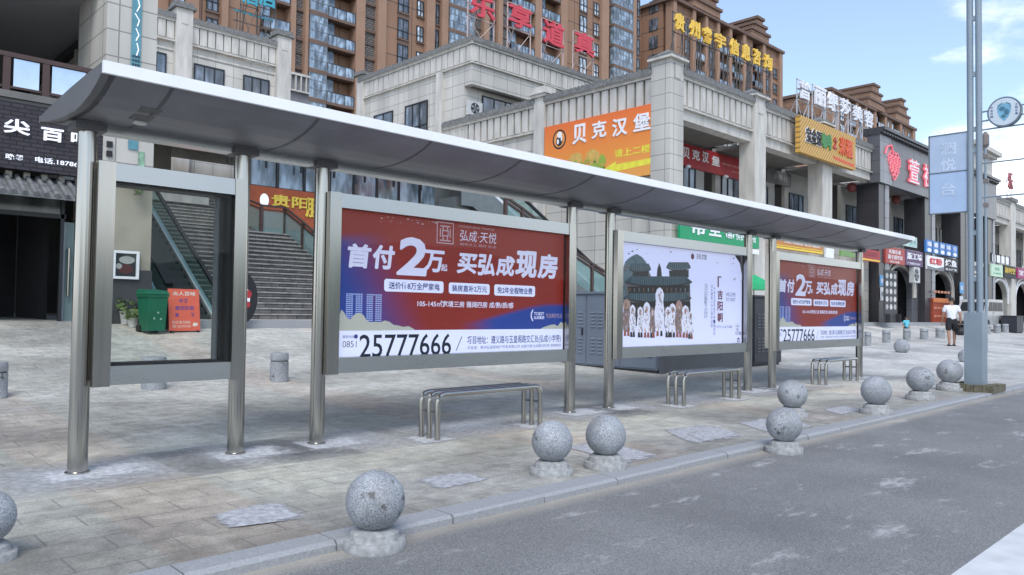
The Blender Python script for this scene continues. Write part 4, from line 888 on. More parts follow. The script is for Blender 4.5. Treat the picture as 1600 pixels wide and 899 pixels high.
# low kerb in front of the stone flight
m = MB(); m.box(7.2, 20, 18.9, 21.9, .3, 1.07); tag(m.build('stair_landing', PAV, base=False), kind='structure')
m = MB(); m.box(7.2, 20, 18.6, 18.895, .3, 1.075); tag(m.build('landing_kerb', KERB, base=False), kind='structure')
# ---------------------------------------------------------------- shop and rooftop signs on the right
def board(name, label, px0, py0, px1, py1, Y, th, mat, cat='sign', group=None, ex=0):
    a, b = onY(px0, py0, Y), onY(px1, py1, Y)
    t = thing(name, ((a.x+b.x)/2, Y, b.z), label, cat, group)
    MB().box(a.x, b.x, Y, Y+th, min(a.z, b.z), max(a.z, b.z)).build('board', mat, t)
    return t, frY(a.x, Y, min(a.z, b.z)), b.x-a.x, abs(a.z-b.z)
def words(P, fr, st, a, b, w, h, mat, ext=0., bold=.02, name='lettering', shear=0., c=.004):
    m = MB(); m.text(st, fr, a, b, w, h, c, ext, bold, shear); return m.build(name, mat, P)
RED = M('sign_red', (.36, .025, .03), .5, 0, .08, 1); CHRED = M('red_letter_face', (.62, .06, .085), .5, 0, .06)
GREEN = M('sign_green', (.01, .30, .12), .5, 0, .05); ORANGE = M('sign_orange', (.85, .27, .05), .55, 0, .06, .8); YEL = M('letter_yellow', (.85, .62, .05), .5, 0, .04)
INK = M('black_ink', (.02, .02, .025), .6); NAVY = M('navy_ink', (.03, .045, .16), .6)
# orange billboard on the left face
BB = thing('billboard', (XB, 21.6, 7.1), 'orange billboard with white characters and a yellow arrow on the corner building', 'billboard')
XS = XB+.02; f = frX(XS, 24.83, 7.12); LW, LH = 24.83-18.72, 2.95
og, t_, b_, nd_, lk_ = nodes_of('orange_print', .5)
c_ = nd_('ShaderNodeTexCoord'); s_ = nd_('ShaderNodeSeparateXYZ'); lk_(c_.outputs['Generated'], s_.inputs[0]); r_ = ramp(nd_('ShaderNodeValToRGB'), [(.0, (.80, .36, .08)), (.45, (.80, .27, .045)), (1, (.74, .15, .025))]); lk_(s_.outputs[2], r_.inputs[0]); lk_(r_.outputs[0], b_.inputs['Base Color'])
m = MB(); m.fbox(f, 0, LW, 0, LH, -.14, 0); m.build('panel', og, BB)
def fp(px, py): p = onX(px, py, XS); return (24.83-p.y, p.z-7.12)
for st, (x0, y0), (x1, y1) in (('贝', fp(895, 227), fp(917, 192)), ('克', fp(925, 218), fp(948, 187)), ('汉', fp(957, 215), fp(981, 182)), ('堡', fp(990, 207), fp(1017, 174))):
    words(BB, f, st, x0, y0, x1-x0, y1-y0, WHITE, .03, .035, 'character')
x0, y0 = fp(960, 247); x1, y1 = fp(1016, 223); words(BB, f, '请上二楼', x0, y0, x1-x0, (y1-y0)*.88, M('letter_lime', (.80, .72, .06), .5), 0, .025)
P_ = [fp(944, 264), fp(963, 252), fp(962, 257), fp(1018, 247), fp(1018, 256), fp(963, 268), fp(963, 272)]
MB().poly(f, P_, .004).build('arrow', M('letter_lime', (0, 0, 0)), BB)
m = MB(); cx, cy = fp(874, 218); m.ell(f, cx, cy, .42, .46, .004); m.ell(f, cx, cy, .34, .38, .006, 1); m.ell(f, cx, cy-.08, .2, .24, .008); m.ell(f, cx+.02, cy+.2, .15, .14, .009, 2); m.ell(f, cx-.08, cy-.1, .07, .12, .010, 2); m.ell(f, cx+.14, cy+.02, .05, .13, .010, 2)
m.build('logo', [INK, M('logo_orange', (.75, .30, .07), .6), WHITE], BB)
m = MB(); bun = M('print_bun', (.62, .40, .10), .6); lf = M('print_lettuce', (.30, .42, .06), .6); tl = M('print_teal', (.25, .42, .38), .6)
rn = random.Random(5)
for px, py, rx, ry, mi in ((872, 258, .55, .22, 2), (900, 249, .42, .3, 0), (904, 262, .5, .16, 1), (926, 246, .40, .34, 0), (930, 262, .48, .2, 1), (918, 270, .55, .14, 1), (941, 252, .2, .3, 1), (886, 268, .5, .15, 1)):
    cx, cy = fp(px, py); n = 22
    m.poly(f, [(cx+rx*(1+rn.uniform(-.12, .12))*math.cos(6.283*i/n), max(.02, cy+ry*(1+rn.uniform(-.12, .12))*math.sin(6.283*i/n))) for i in range(n)], .004+.0012*len(m.f), mi)
for _ in range(60):
    cx, cy = fp(rn.uniform(890, 945), rn.uniform(248, 270)); r = rn.uniform(.03, .1)
    if cy > .1: m.ell(f, cx, cy, r, r*.6, .016+rn.uniform(0, .004), rn.choice([0, 1, 1, 3]), 7)
m.build('food_picture', [bun, lf, tl, M('print_dark_green', (.09, .16, .04), .7)], BB)

t, fr, w, h = board('shop_sign', 'deep red sign with white characters in the first upper bay right of the corner pillar', 1055, 220, 1162, 283, 20.40, .08, RED)
for st, x0, y0, x1, y1 in (('贝', 1066, 229, 1077, 249), ('克', 1081, 233, 1093, 252), ('汉', 1097, 236, 1107, 256), ('堡', 1112, 243, 1124, 261)): put(t, st, frY(0, 20.40, 0), x0, y0, x1, y1, WHITE, 'character', .02, .03)
put(t, '美味汉堡', frY(0, 20.40, 0), 1128, 254, 1158, 265, M('pinkish_letters', (.65, .38, .36), .5), 'lettering', 0, .02); put(t, '欢迎品尝', frY(0, 20.4, 0), 1143, 267, 1159, 273, M('pinkish_letters', (0, 0, 0)))
for a in (1075, 1134):
    q = onY(a, 262 if a < 1100 else 278, 20.3); MB().lathe(q, [(.02, -.05), (.13, 0), (.14, .08), (.05, .14)], 12).build('spot_lamp', WHITE, t, smooth=True)
t, fr, w, h = board('shop_sign', 'faded grey sign in the second upper bay under the loggia ceiling', 1199, 262, 1236, 293, 20.40, .08, M('faded_sign_grey', (.13, .13, .125), .7, 0, .3, 1.5)); words(t, fr, '小舞台', w*.25, h*.3, w*.6, h*.45, M('faded_letters', (.30, .31, .30), .6))
# yellow striped sign
strp, t_, b_, nd_, lk_ = nodes_of('yellow_striped_print', .5)
c_ = nd_('ShaderNodeTexCoord'); s_ = nd_('ShaderNodeSeparateXYZ'); lk_(c_.outputs['Object'], s_.inputs[0]); a_ = nd_('ShaderNodeMath', operation='SUBTRACT'); lk_(s_.outputs[0], a_.inputs[0]); lk_(s_.outputs[2], a_.inputs[1])
q_ = nd_('ShaderNodeMath', operation='PINGPONG'); q_.inputs[1].default_value = .13; lk_(a_.outputs[0], q_.inputs[0]); g_ = nd_('ShaderNodeMath', operation='GREATER_THAN'); g_.inputs[1].default_value = .085; lk_(q_.outputs[0], g_.inputs[0])
x_ = nd_('ShaderNodeMix', data_type='RGBA'); x_.inputs[6].default_value = (.62, .36, .07, 1); x_.inputs[7].default_value = (.30, .17, .06, 1); lk_(g_.outputs[0], x_.inputs[0]); lk_(x_.outputs[2], b_.inputs['Base Color'])
t = thing('shop_sign', (40, 17.4, 9.45), 'yellow and brown striped sign across the pillar below the white rooftop characters', 'sign')
MB().box(36.5, 43.2, 17.36, 17.62, 9.5, 11.35).build('board', strp, t)
f = frY(36.5, 17.36, 9.5)
words(t, f, '宝金逗', .50, .58, 1.85, .83, WHITE, .03, .09); words(t, f, '宝金逗', .55, .62, 1.75, .75, INK, .05, .02, c=.02); words(t, f, '咖啡', 2.4, .6, 1.15, .8, M('letter_green', (.06, .24, .07), .5), .05, .045)
words(t, f, '之', 3.75, .75, .5, .65, M('letter_red_brown', (.42, .05, .03), .5), .05, .05); words(t, f, '米福', 4.5, .55, 1.7, 1.0, M('letter_orange_red', (.62, .09, .02), .5), .05, .05)
m = MB(); m.poly(f, [(3.7, .38), (6.5, .30), (6.6, .12), (3.9, .22)], .006); m.build('underline', M('letter_orange_red', (0, 0, 0)), t)
# grape emblem and outlined characters on the dark fascia
t = thing('emblem_sign', (51, 17.4, 9.6), 'red and white outlined grape emblem with matching characters on the dark granite fascia', 'sign')
f = frY(0, YB-.36, 0); PK = M('pink_red_outline', (.72, .16, .20), .5, 0, 0, emit=.2)
m = MB(); k = 0
for r_, n in ((0, 3), (1, 4), (2, 4), (3, 3), (4, 3), (5, 2), (6, 1)):
    for i in range(n):
        c0 = onY(1396, 243+r_*5.6, YB-.36); cx, cz = c0.x+(i-(n-1)/2)*.50, c0.z; n2 = 14
        for s in range(n2):
            a, b = 6.283*s/n2, 6.283*(s+1)/n2
            m.prism(f, [(cx+.19*math.cos(a), cz+.17*math.sin(a)), (cx+.25*math.cos(a), cz+.225*math.sin(a)), (cx+.25*math.cos(b), cz+.225*math.sin(b)), (cx+.19*math.cos(b), cz+.17*math.sin(b))], .01+k*.001, .07+k*.001)
        k += 1
c0 = onY(1388, 234, YB-.36); m.tube([(c0.x+.6, f.o.y-.08, c0.z-.2), (c0.x+.3, f.o.y-.08, c0.z+.3), (c0.x-.4, f.o.y-.08, c0.z+.1), (c0.x-.7, f.o.y-.08, c0.z-.35)], .06, 6)
m.build('grape_emblem', PK, t)
for st, x0, y0, x1, y1 in (('萱', 1418, 247, 1434, 290), ('社', 1441, 255, 1454, 296)):
    put(t, st, f, x0, y0, x1, y1, PK, 'character', .1, .05); put(t, st, f, x0+.6, y0+.6, x1-.6, y1-.6, WHITE, 'character_face', .02, -.005, c=.11)

# rooftop characters on frames
def roof_sign(label, chars, Y, mat, zroof, fm, ext=.12, bold=.035):
    a0 = onY(chars[0][1], chars[0][4], Y); t = thing('rooftop_sign', (a0.x, Y, zroof), label, 'rooftop sign')
    m = MB(); lo = None; f = frY(0, Y, 0)
    for st, x0, y0, x1, y1 in chars:
        o = put(t, st, f, x0, y0, x1, y1, mat, 'character', ext, bold)
        a, b = onY(x0, y0, Y), onY(x1, y1, Y); zt, zb = max(a.z, b.z)+.05, min(a.z, b.z)-.1
        m2 = MB()
        for x in (a.x-.05, b.x+.02): m2.box(x, x+.05, Y+.03, Y+.08, zroof, zt)
        for z in (zb, (zt+zb)/2, zt-.05): m2.box(a.x-.05, b.x+.07, Y+.03, Y+.07, z, z+.04)
        m2.tube([((a.x+b.x)/2, Y+.07, zt-.3), ((a.x+b.x)/2, Y+1.6, zroof)], .025, 6); m2.tube([(a.x, Y+.07, zb), (b.x, Y+.07, zroof+.1)], .02, 6); m2.tube([(b.x, Y+.07, zb), (a.x, Y+.07, zroof+.1)], .02, 6)
        m2.build('support_frame', fm, t)
    return t
PINKF = M('pale_pink_steel', (.55, .42, .38), .6); DKF = M('dark_steel_frame', (.09, .08, .075), .6); WHF = M('white_steel_frame', (.5, .52, .55), .5)
roof_sign('row of large red characters standing on the roof of the three storey pale block', [('乐', 733, -12, 772, 36), ('享', 795, 3, 829, 52), ('道', 848, 28, 880, 78), ('真', 897, 47, 927, 92)], 31.0, CHRED, 15.2, PINKF)
roof_sign('row of yellow characters on a dark frame above the arcade parapet', [('贵', 1053, 19, 1067, 53), ('州', 1076, 30, 1091, 63), ('睿', 1096, 40, 1110, 72), ('宇', 1116, 50, 1131, 80), ('信', 1139, 59, 1152, 90), ('息', 1158, 67, 1170, 98), ('咨', 1175, 75, 1186, 105), ('询', 1191, 83, 1204, 113)], 21.0, M('yellow_rooftop_letter', (.86, .56, .08), .5, 0, .05), 10.1, DKF)
roof_sign('row of white rooftop characters above the striped yellow sign', [('普', 1247, 124, 1264, 160), ('丽', 1271, 133, 1288, 170), ('缇', 1291, 142, 1307, 178), ('莎', 1311, 152, 1326, 183), ('美', 1331, 163, 1345, 194), ('容', 1349, 171, 1362, 203)], 18.9, M('white_rooftop_letter', (.78, .79, .82), .5, 0, .03), 11.0, WHF)
roof_sign('large teal characters on the tiled roof, cut by the top edge of the view', [('酒', 378, -26, 402, 12), ('店', 404, -22, 430, 16)], 42.0, M('teal_rooftop_letter', (.05, .33, .42), .5), 16.0, DKF)
t = thing('rooftop_sign', (19, 42.2, 16.5), 'long low strip of small teal characters below the big teal ones', 'rooftop sign'); put(t, '洗浴足道养生', frY(0, 42.2, 0), 364, 17, 427, 32, M('teal_rooftop_letter', (0, 0, 0)), 'lettering', .05, .03)
m = MB(); a, b = onY(364, 32, 42.3), onY(430, 20, 42.3); m.box(a.x, b.x, 42.26, 42.3, 17.75, 17.8); m.box(a.x+.2, a.x+.25, 42.26, 42.3, 15.4, 18.3); m.box(b.x-.3, b.x-.25, 42.26, 42.3, 15.4, 18.3); m.build('support_frame', DKF, t)
roof_sign('small red character standing alone on the far roof at the right edge', [('乐', 1574, 268, 1581, 298)], 19.5, M('faded_red_letter', (.36, .09, .10), .6), 11.0, WHF)

# ground-floor shop signs
G1 = []
t, fr, w, h = board('shop_sign', 'green sign with white characters behind the canopy, above the dancers poster', 1063, 338, 1186, 389, 17.45, .12, GREEN)
f = frY(0, 17.45, 0)
for st, x0, y0, x1, y1 in (('帝', 1079, 341, 1103, 369), ('圣', 1107, 345, 1127, 371), ('客', 1131, 349, 1149, 374)): put(t, st, f, x0, y0, x1, y1, WHITE, 'character', .02, .04)
put(t, '快捷', f, 1150, 364, 1164, 377, WHITE); put(t, '宾馆', f, 1170, 370, 1181, 380, WHITE)
m = MB(); m.box(*[onY(x, 380, 17.45).x for x in (1063, 1186)], 17.44, 17.57, onY(1186, 398, 17.45).z, onY(1186, 390, 17.45).z-.02); m.build('lower_strip', WHITE, t)
t, fr, w, h = board('shop_sign', 'orange and yellow sign just above the right red and blue billboard', 1209, 368, 1286, 398, 17.45, .12, M('sign_amber', (.50, .20, .04), .5, 0, .15, 1)); words(t, fr, 'THE coffee 老火锅店', w*.18, h*.52, w*.75, h*.22, WHITE); m = MB(); m.fbox(fr, 0, w, .02, h*.18, .001, .01); m.fbox(fr, 0, w, h*.26, h*.32, .001, .01); m.build('stripe', YEL, t)
t, fr, w, h = board('shop_sign', 'blank white panel between the amber sign and the small green sign', 1291, 380, 1303, 404, 17.45, .1, WHITE)
t, fr, w, h = board('shop_sign', 'small plain light green sign under the canopy end', 1314, 386, 1336, 403, 17.45, .1, M('sign_light_green', (.16, .30, .09), .5, 0, .1))
t, fr, w, h = board('shop_sign', 'red sign with a thin yellow line beside the dark granite pillar', 1346, 388, 1375, 411, 17.45, .1, RED); words(t, fr, '红运超市', w*.12, h*.42, w*.76, h*.4, M('dark_red_letter', (.22, .015, .02), .5)); m = MB(); m.fbox(fr, 0, w, .05, .13, .001, .01); m.build('stripe', YEL, t)
YS = YB-.32
t, fr, w, h = board('shop_sign', 'brick red sign with two rows of white characters over the first arch', 1384, 385, 1414, 415, YS, .12, M('sign_brick_red', (.38, .055, .045), .5, 0, .1)); words(t, fr, '名烟名酒', w*.15, h*.62, w*.62, h*.25, WHITE); words(t, fr, '副食超市店', w*.12, h*.28, w*.75, h*.27, WHITE); words(t, fr, '欢迎光临', w*.2, h*.06, w*.5, h*.13, WHITE)
t, fr, w, h = board('shop_sign', 'purple sign with large white characters right of the brick red sign', 1415, 390, 1442, 418, YS, .12, M('sign_purple', (.10, .045, .13), .5, 0, .25)); words(t, fr, '版工坊', w*.08, h*.40, w*.84, h*.45, WHITE, .03); words(t, fr, '广告图文设计', w*.1, h*.08, w*.75, h*.14, WHITE)
t, fr, w, h = board('banner', 'pale mint cloth banner tied above the brick red and purple signs', 1392, 363, 1433, 388, YS-.1, .02, M('mint_cloth', (.46, .60, .54), .8, 0, .2, 3), 'banner')
m = MB()
for i in range(5): m.tube([fr.pt(w*(.1+.15*i), h*.25, .01), fr.pt(w*(.2+.17*i), h*.62, .01), fr.pt(w*(.33+.15*i), h*.4, .01)], .025, 5)
m.build('lettering', M('mint_script', (.16, .36, .34), .7), t)
t, fr, w, h = board('shop_sign', 'row of blue sign panels with white discs above the second arch', 1447, 374, 1497, 403, YS, .12, M('sign_blue', (.05, .20, .52), .5, 0, .1))
for i in range(5): words(t, fr, '福喜鲜味食'[i], w*(.03+.2*i), h*.5, w*.13, h*.38, WHITE, 0, .03); MB().ell(fr, w*(.095+.2*i), h*.2, w*.06, h*.16, .005).build('disc', WHITE, t); MB().fbox(fr, w*(.185+.2*i), w*(.2+.2*i), 0, h, .001, .012).build('divider', INK, t)
t, fr, w, h = board('shop_sign', 'white sign with bold red characters under the blue sign panels', 1449, 399, 1475, 424, YS, .12, WHITE); words(t, fr, '红粉', w*.12, h*.38, w*.76, h*.5, M('sign_red_letter', (.55, .02, .03), .5), .02, .05); MB().poly(fr, [(0, 0), (w, 0), (w, h*.32), (w*.5, h*.14), (0, h*.25)], .004).build('swoosh', M('grey_print', (.2, .2, .22), .6), t)
t, fr, w, h = board('shop_sign', 'black sign with rounded white characters right of the white and red sign', 1475, 402, 1497, 427, YS, .12, INK); words(t, fr, '烤鱼', w*.08, h*.38, w*.8, h*.5, WHITE, .02, .04); words(t, fr, '炭火烤鱼', w*.1, h*.1, w*.8, h*.16, WHITE)
t, fr, w, h = board('shop_sign', 'light mint sign right of the street lamp over the third arch', 1549, 412, 1567, 434, YS, .12, M('sign_mint', (.50, .66, .50), .5, 0, .08)); words(t, fr, '奶茶', w*.3, h*.5, w*.4, h*.25, GREEN); words(t, fr, '手作鲜果茶饮', w*.15, h*.2, w*.7, h*.12, GREEN)
t, fr, w, h = board('shop_sign', 'black sign with large yellow characters right of the light mint sign', 1569, 414, 1587, 436, YS, .12, INK); words(t, fr, '新时空', w*.06, h*.35, w*.88, h*.5, M('letter_gold', (.62, .42, .03), .5), .02, .04)
t, fr, w, h = board('shop_sign', 'magenta sign cut by the right edge of the view', 1590, 418, 1625, 440, YS, .12, M('sign_magenta', (.30, .02, .12), .5, 0, .1)); words(t, fr, '宝贝童装', w*.05, h*.3, w*.9, h*.5, WHITE)
t, fr, w, h = board('balcony_panels', 'row of white balcony panels above the light mint and black signs', 1549, 397, 1577, 414, YS+.1, .05, WHITE, 'railing')
for i in range(5): MB().fbox(fr, w*i/4-.06, w*i/4+.06, -.02, h+.1, -.05, .04).build('post', INK, t)
for k, (px0, py0, px1, py1, lb) in enumerate(((1375, 430, 1382, 447, 'blue poster high on the first dark pillar'), (1376, 449, 1382, 470, 'white poster below the blue one on the first dark pillar'), (1500, 441, 1506, 459, 'blue poster on the dark pillar beside the street lamp'), (1500, 463, 1505, 480, 'white notice low on the dark pillar beside the street lamp'))):
    t, fr, w, h = board('poster', lb, px0, py0, px1, py1, YB-.28, .03, [M('poster_blue', (.12, .32, .55), .6, 0, .1), M('poster_white', (.62, .64, .66), .6, 0, .1)][k % 2], 'poster'); words(t, fr, '招租' if k % 2 == 0 else '转让', w*.2, h*.3, w*.6, h*.4, [WHITE, INK][k % 2])
for px, py, lb in ((1331, 293, 'red lantern hanging in the upper bay left of the dark pillar'), (1400, 312, 'red lantern hanging in the upper bay under the grape emblem')):
    p = onY(px, py, 19.2); m = MB(); m.lathe(p, [(.1, -.3), (.24, -.2), (.3, 0), (.24, .2), (.1, .3)], 12); m.tube([p+Vector((0, 0, .3)), (p.x, p.y, 9.55)], .015, 5); tag(m.build('lantern', M('lantern_red', (.20, .05, .045), .6), smooth=True), lb, 'lantern', 'lanterns in the arcade')
# air conditioners
def ac_unit(px, py, Y, w, h, label):
    p = onY(px, py, Y); t = thing('air_conditioner', (p.x, Y, p.z-h/2), label, 'air conditioner', 'outdoor air conditioner units'); f = frY(p.x-w/2, Y, p.z-h/2)
    m = MB(); m.fbox(f, 0, w, 0, h, -.3, 0); m.build('casing', M('ac_casing', (.50, .51, .50), .5, 0, .08), t)
    m = MB(); m.ell(f, w*.42, h*.5, h*.4, h*.4, .003, 0, 24); m.build('fan_grille', INK, t)
    m = MB()
    for i in range(5): a = 6.283*i/5; m.prism(f, [(w*.42, h*.5), (w*.42+h*.36*math.cos(a), h*.5+h*.36*math.sin(a)), (w*.42+h*.36*math.cos(a+.5), h*.5+h*.36*math.sin(a+.5))], .004+.001*i, .012+.001*i)
    m.build('fan_blades', M('ac_grey', (.3, .3, .3), .5), t)
ac_unit(744, 170, 30.55, .9, .75, 'white air conditioner on the setback wall above the orange billboard building')
ac_unit(1433, 430, YB-.35, 1.1, 1.0, 'white air conditioner on the wall between the first two arches')

# ---------------------------------------------------------------- the bus shelter
BS = thing('bus_shelter', (10, 7.15, 0), 'long steel bus shelter with an upswept grey canopy on eight round posts', 'bus shelter')
PX = [1.89, 3.25, 4.12, 8.05, 8.91, 12.95, 13.87, 18.0]; PY = 7.15
src = MB().tube([(0, 0, 0), (0, 0, 2.87)], .076, 24).build('post', STEEL, BS, smooth=True, local=True)
sb = MB(); sb.lathe((0, 0, 0), [(.095, 0), (.095, .015), (.08, .02)], 20); sbo = sb.build('base_flange', STEEL, src, local=True)
tb = MB(); tb.box(-.12, .12, -.11, .13, 2.868, 2.93); tbo = tb.build('cap_plate', RIB, src, local=True)
for i, x in enumerate(PX):
    loc = Vector((x, PY, 0)) - BS.location
    if i == 0: src.location = loc
    else:
        o = src.copy(); COL.objects.link(o); o.parent = BS; o.location = loc
        for c in (sbo, tbo): d = c.copy(); COL.objects.link(d); d.parent = o
MB().box(1.80, 18.2, 7.085, 7.235, 2.872, 2.985).build('beam', STEELH, BS)
und = [(6.09, 3.105), (6.22, 3.045), (6.37, 2.998), (6.55, 2.962), (6.75, 2.942), (7.0, 2.945), (7.2, 2.955), (7.55, 2.99), (7.88, 3.04)]
top = [(7.88, 3.085), (7.4, 3.125), (6.9, 3.155), (6.5, 3.17), (6.09, 3.18)]
CX0, CX1 = 1.69, 18.32
fx = FR((0, 0, 0), (0, 1, 0), (0, 0, 1))         # profile plane, n = +X
seams = [CX0+.05] + [2.2+1.272*i for i in range(13)] + [CX1-.05]
ins = lambda d: [(y, z+d) for y, z in und]
for a, b in zip(seams, seams[1:]): 
    MB().prism(fx, und + [(y, z-.004) for y, z in top], a+.006, b-.006).build('roof_panel', ALU, BS)
for i, x in enumerate(seams):
    w = .05 if i in (0, len(seams)-1) else .014
    low = [(y, z-(.0 if i in (0, len(seams)-1) else .004)) for y, z in und]
    MB().prism(fx, low + top, x-w+.0005, x+w*.98).build('end_cap' if i in (0, len(seams)-1) else 'seam_rib', M('end_cap_grey', (.15, .15, .155), .42, .2, .08) if i in (0, len(seams)-1) else RIB, BS)
MB().box(CX0, CX1, 6.055, 6.088, 3.095, 3.186).build('fascia', M('white_fascia', (.86, .87, .88), .35, 0, .03), BS)
MB().box(CX0, CX1, 7.882, 7.9, 3.03, 3.095).build('rear_edge', ALU, BS)
m = MB(); q = onY(219, 178, 6.78); m.lathe((q.x, 6.78, 2.925), [(.055, 0), (.06, .01), (.06, .02)], 20); m.build('downlight', M('downlight_ring', (.5, .5, .48), .3, .6, .05), BS)
m = MB(); q = onY(222, 165, 6.6)
m.prism(fx, [(6.42, 2.990), (6.72, 2.946), (6.72, 2.938), (6.42, 2.982)], q.x-.06, q.x+.10); m.build('inspection_plate', M('dull_plate', (.12, .12, .12), .4, .4, .05), BS)

# light boxes
SHEET = M('black_recess_lining', (.012, .012, .014), .6)
def light_box(x0, x1, label, open_=False, mid=None):
    t = thing('display_case' if open_ else 'billboard', ((x0+x1)/2, 7.0, .72), label, 'display case' if open_ else 'billboard', 'steel framed boxes between the shelter posts')
    z0, z1 = .72, 2.61; l, r, tp, bt = .135, .115, .15, .17
    m = MB(); m.box(x0+l+.001, x1-r-.001, 7.0, 7.062, z1-tp, z1); m.build('top_rail', STEELH, t)
    m = MB(); m.box(x0+l+.001, x1-r-.001, 7.0, 7.062, z0+.01, z0+bt); m.build('bottom_rail', STEELH, t)
    for a, b in ((x0, x0+l), (x1-r, x1)):
        m = MB(); m.box(a, b, 6.99, 7.064, z0, z1+.004); m.build('stile', STEEL, t)
    ca, cb = x0+.09, x1-.06
    m = MB()                                         # casing shell behind the front frame
    if open_:
        m.box(ca, ca+.05, 7.065, 7.27, z0+.04, z1-.04); m.box(cb-.05, cb, 7.065, 7.27, z0+.04, z1-.04); m.box(ca+.051, cb-.051, 7.065, 7.27, z1-.11, z1-.04); m.box(ca+.051, cb-.051, 7.065, 7.27, z0+.04, z0+.12)
        m.build('casing', STEEL, t)
        m = MB()
        m.box(x0+l-.03, x0+l+.02, 7.063, 7.25, z0+bt-.02, z1-tp+.02); m.box(x1-r-.035, x1-r+.03, 7.063, 7.25, z0+bt-.02, z1-tp+.02); m.box(x0+l+.021, x1-r-.036, 7.063, 7.25, z1-tp-.02, z1-tp+.02); m.box(x0+l+.021, x1-r-.036, 7.063, 7.25, z0+bt-.02, z0+bt+.02)
        m.build('gasket', SHEET, t)
        m = MB(); m.tube([(x1-r-.09, 7.17, z0+bt+.02), (x1-r-.09, 7.17, z1-tp-.02)], .03, 10); m.build('lamp_tube', M('unlit_tube', (.10, .11, .115), .4), t, smooth=True)
        MB().box(x0+l-.02, x1-r+.02, 7.04, 7.046, z0+bt-.02, z1-tp+.02).build('front_pane', CGLASS, t)
        MB().box(x0+l+.022, x1-r-.04, 7.236, 7.242, z0+bt+.022, z1-tp-.022).build('rear_pane', CGLASS, t)
    else:
        m.box(ca, cb, 7.125, 7.27, z0+.04, z1-.04); m.box(ca, ca+.02, 7.065, 7.124, z0+.04, z1-.04); m.box(cb-.02, cb, 7.065, 7.124, z0+.04, z1-.04); m.build('casing', STEEL, t)
        m = MB(); m.box(x0+l-.02, x1-r+.02, 7.11, 7.12, z0+bt-.02, z1-tp+.02); m.box(x0+l-.025, x0+l-.003, 7.063, 7.109, z0+bt, z1-tp); m.box(x1-r-.0, x1-r+.03, 7.063, 7.109, z0+bt, z1-tp); m.box(x0+l, x1-r, 7.063, 7.109, z1-tp, z1-tp+.02); m.build('gasket', SHEET, t)
        MB().box(x0+l-.015, x1-r+.015, 7.035, 7.041, z0+bt-.015, z1-tp+.015).build('front_pane', CGLASS, t)
    return t
PYL = 7.098                                            # plane of the printed posters
def printm(name, rgb, e=.16): return M('print_'+name, rgb, .55, 0, 0, emit=e)
PWH = printm('white', (.62, .64, .86), .30); PLAV = printm('lavender_text', (.60, .60, .80), .25); PBLUE = printm('blue_text', (.035, .05, .22), .1); PINK = printm('ink', (.015, .018, .04), 0)
pgm, t_, b_, nd_, lk_ = nodes_of('print_red_blue', .45)
c_ = nd_('ShaderNodeTexCoord'); s_ = nd_('ShaderNodeSeparateXYZ'); lk_(c_.outputs['Generated'], s_.inputs[0])
def mth(op, a, b=None, c=None):
    n = nd_('ShaderNodeMath', operation=op)
    for i, v in enumerate((a, b, c)):
        if v is None: continue
        if isinstance(v, (int, float)): n.inputs[i].default_value = v
        else: lk_(v, n.inputs[i])
    return n.outputs[0]
def sstep(v, a, b):
    n = nd_('ShaderNodeMapRange', interpolation_type='SMOOTHSTEP'); n.inputs[1].default_value = a; n.inputs[2].default_value = b; lk_(v, n.inputs[0]); return n.outputs[0]
u_, v_ = s_.outputs[0], s_.outputs[2]
nz_ = nd_('ShaderNodeTexNoise', i_Scale=3.0, i_Detail=4.0); lk_(c_.outputs['Generated'], nz_.inputs[0])
left_ = mth('SUBTRACT', 1.0, sstep(mth('ADD', u_, mth('MULTIPLY', mth('SUBTRACT', v_, .45), .25)), .02, .31))
left_ = mth('MULTIPLY', left_, mth('SUBTRACT', 1.0, sstep(mth('SUBTRACT', v_, mth('MULTIPLY', u_, .35)), .76, .84)))
right_ = mth('MULTIPLY', sstep(u_, .46, .66), mth('SUBTRACT', 1.0, sstep(mth('SUBTRACT', v_, mth('MULTIPLY', sstep(u_, .45, .95), .16)), .20, .25)))
blu_ = mth('MAXIMUM', left_, right_)
x_ = nd_('ShaderNodeMix', data_type='RGBA'); x_.inputs[6].default_value = (.21, .016, .010, 1); x_.inputs[7].default_value = (.016, .042, .24, 1); lk_(blu_, x_.inputs[0])
r_ = nd_('ShaderNodeMapRange'); r_.inputs[3].default_value = .75; r_.inputs[4].default_value = 1.3; lk_(nz_.outputs[0], r_.inputs[0])
k_ = nd_('ShaderNodeVectorMath', operation='SCALE'); lk_(x_.outputs[2], k_.inputs[0]); lk_(r_.outputs[0], k_.inputs['Scale']); lk_(k_.outputs[0], b_.inputs['Base Color']); lk_(k_.outputs[0], b_.inputs['Emission Color']); b_.inputs['Emission Strength'].default_value = .22

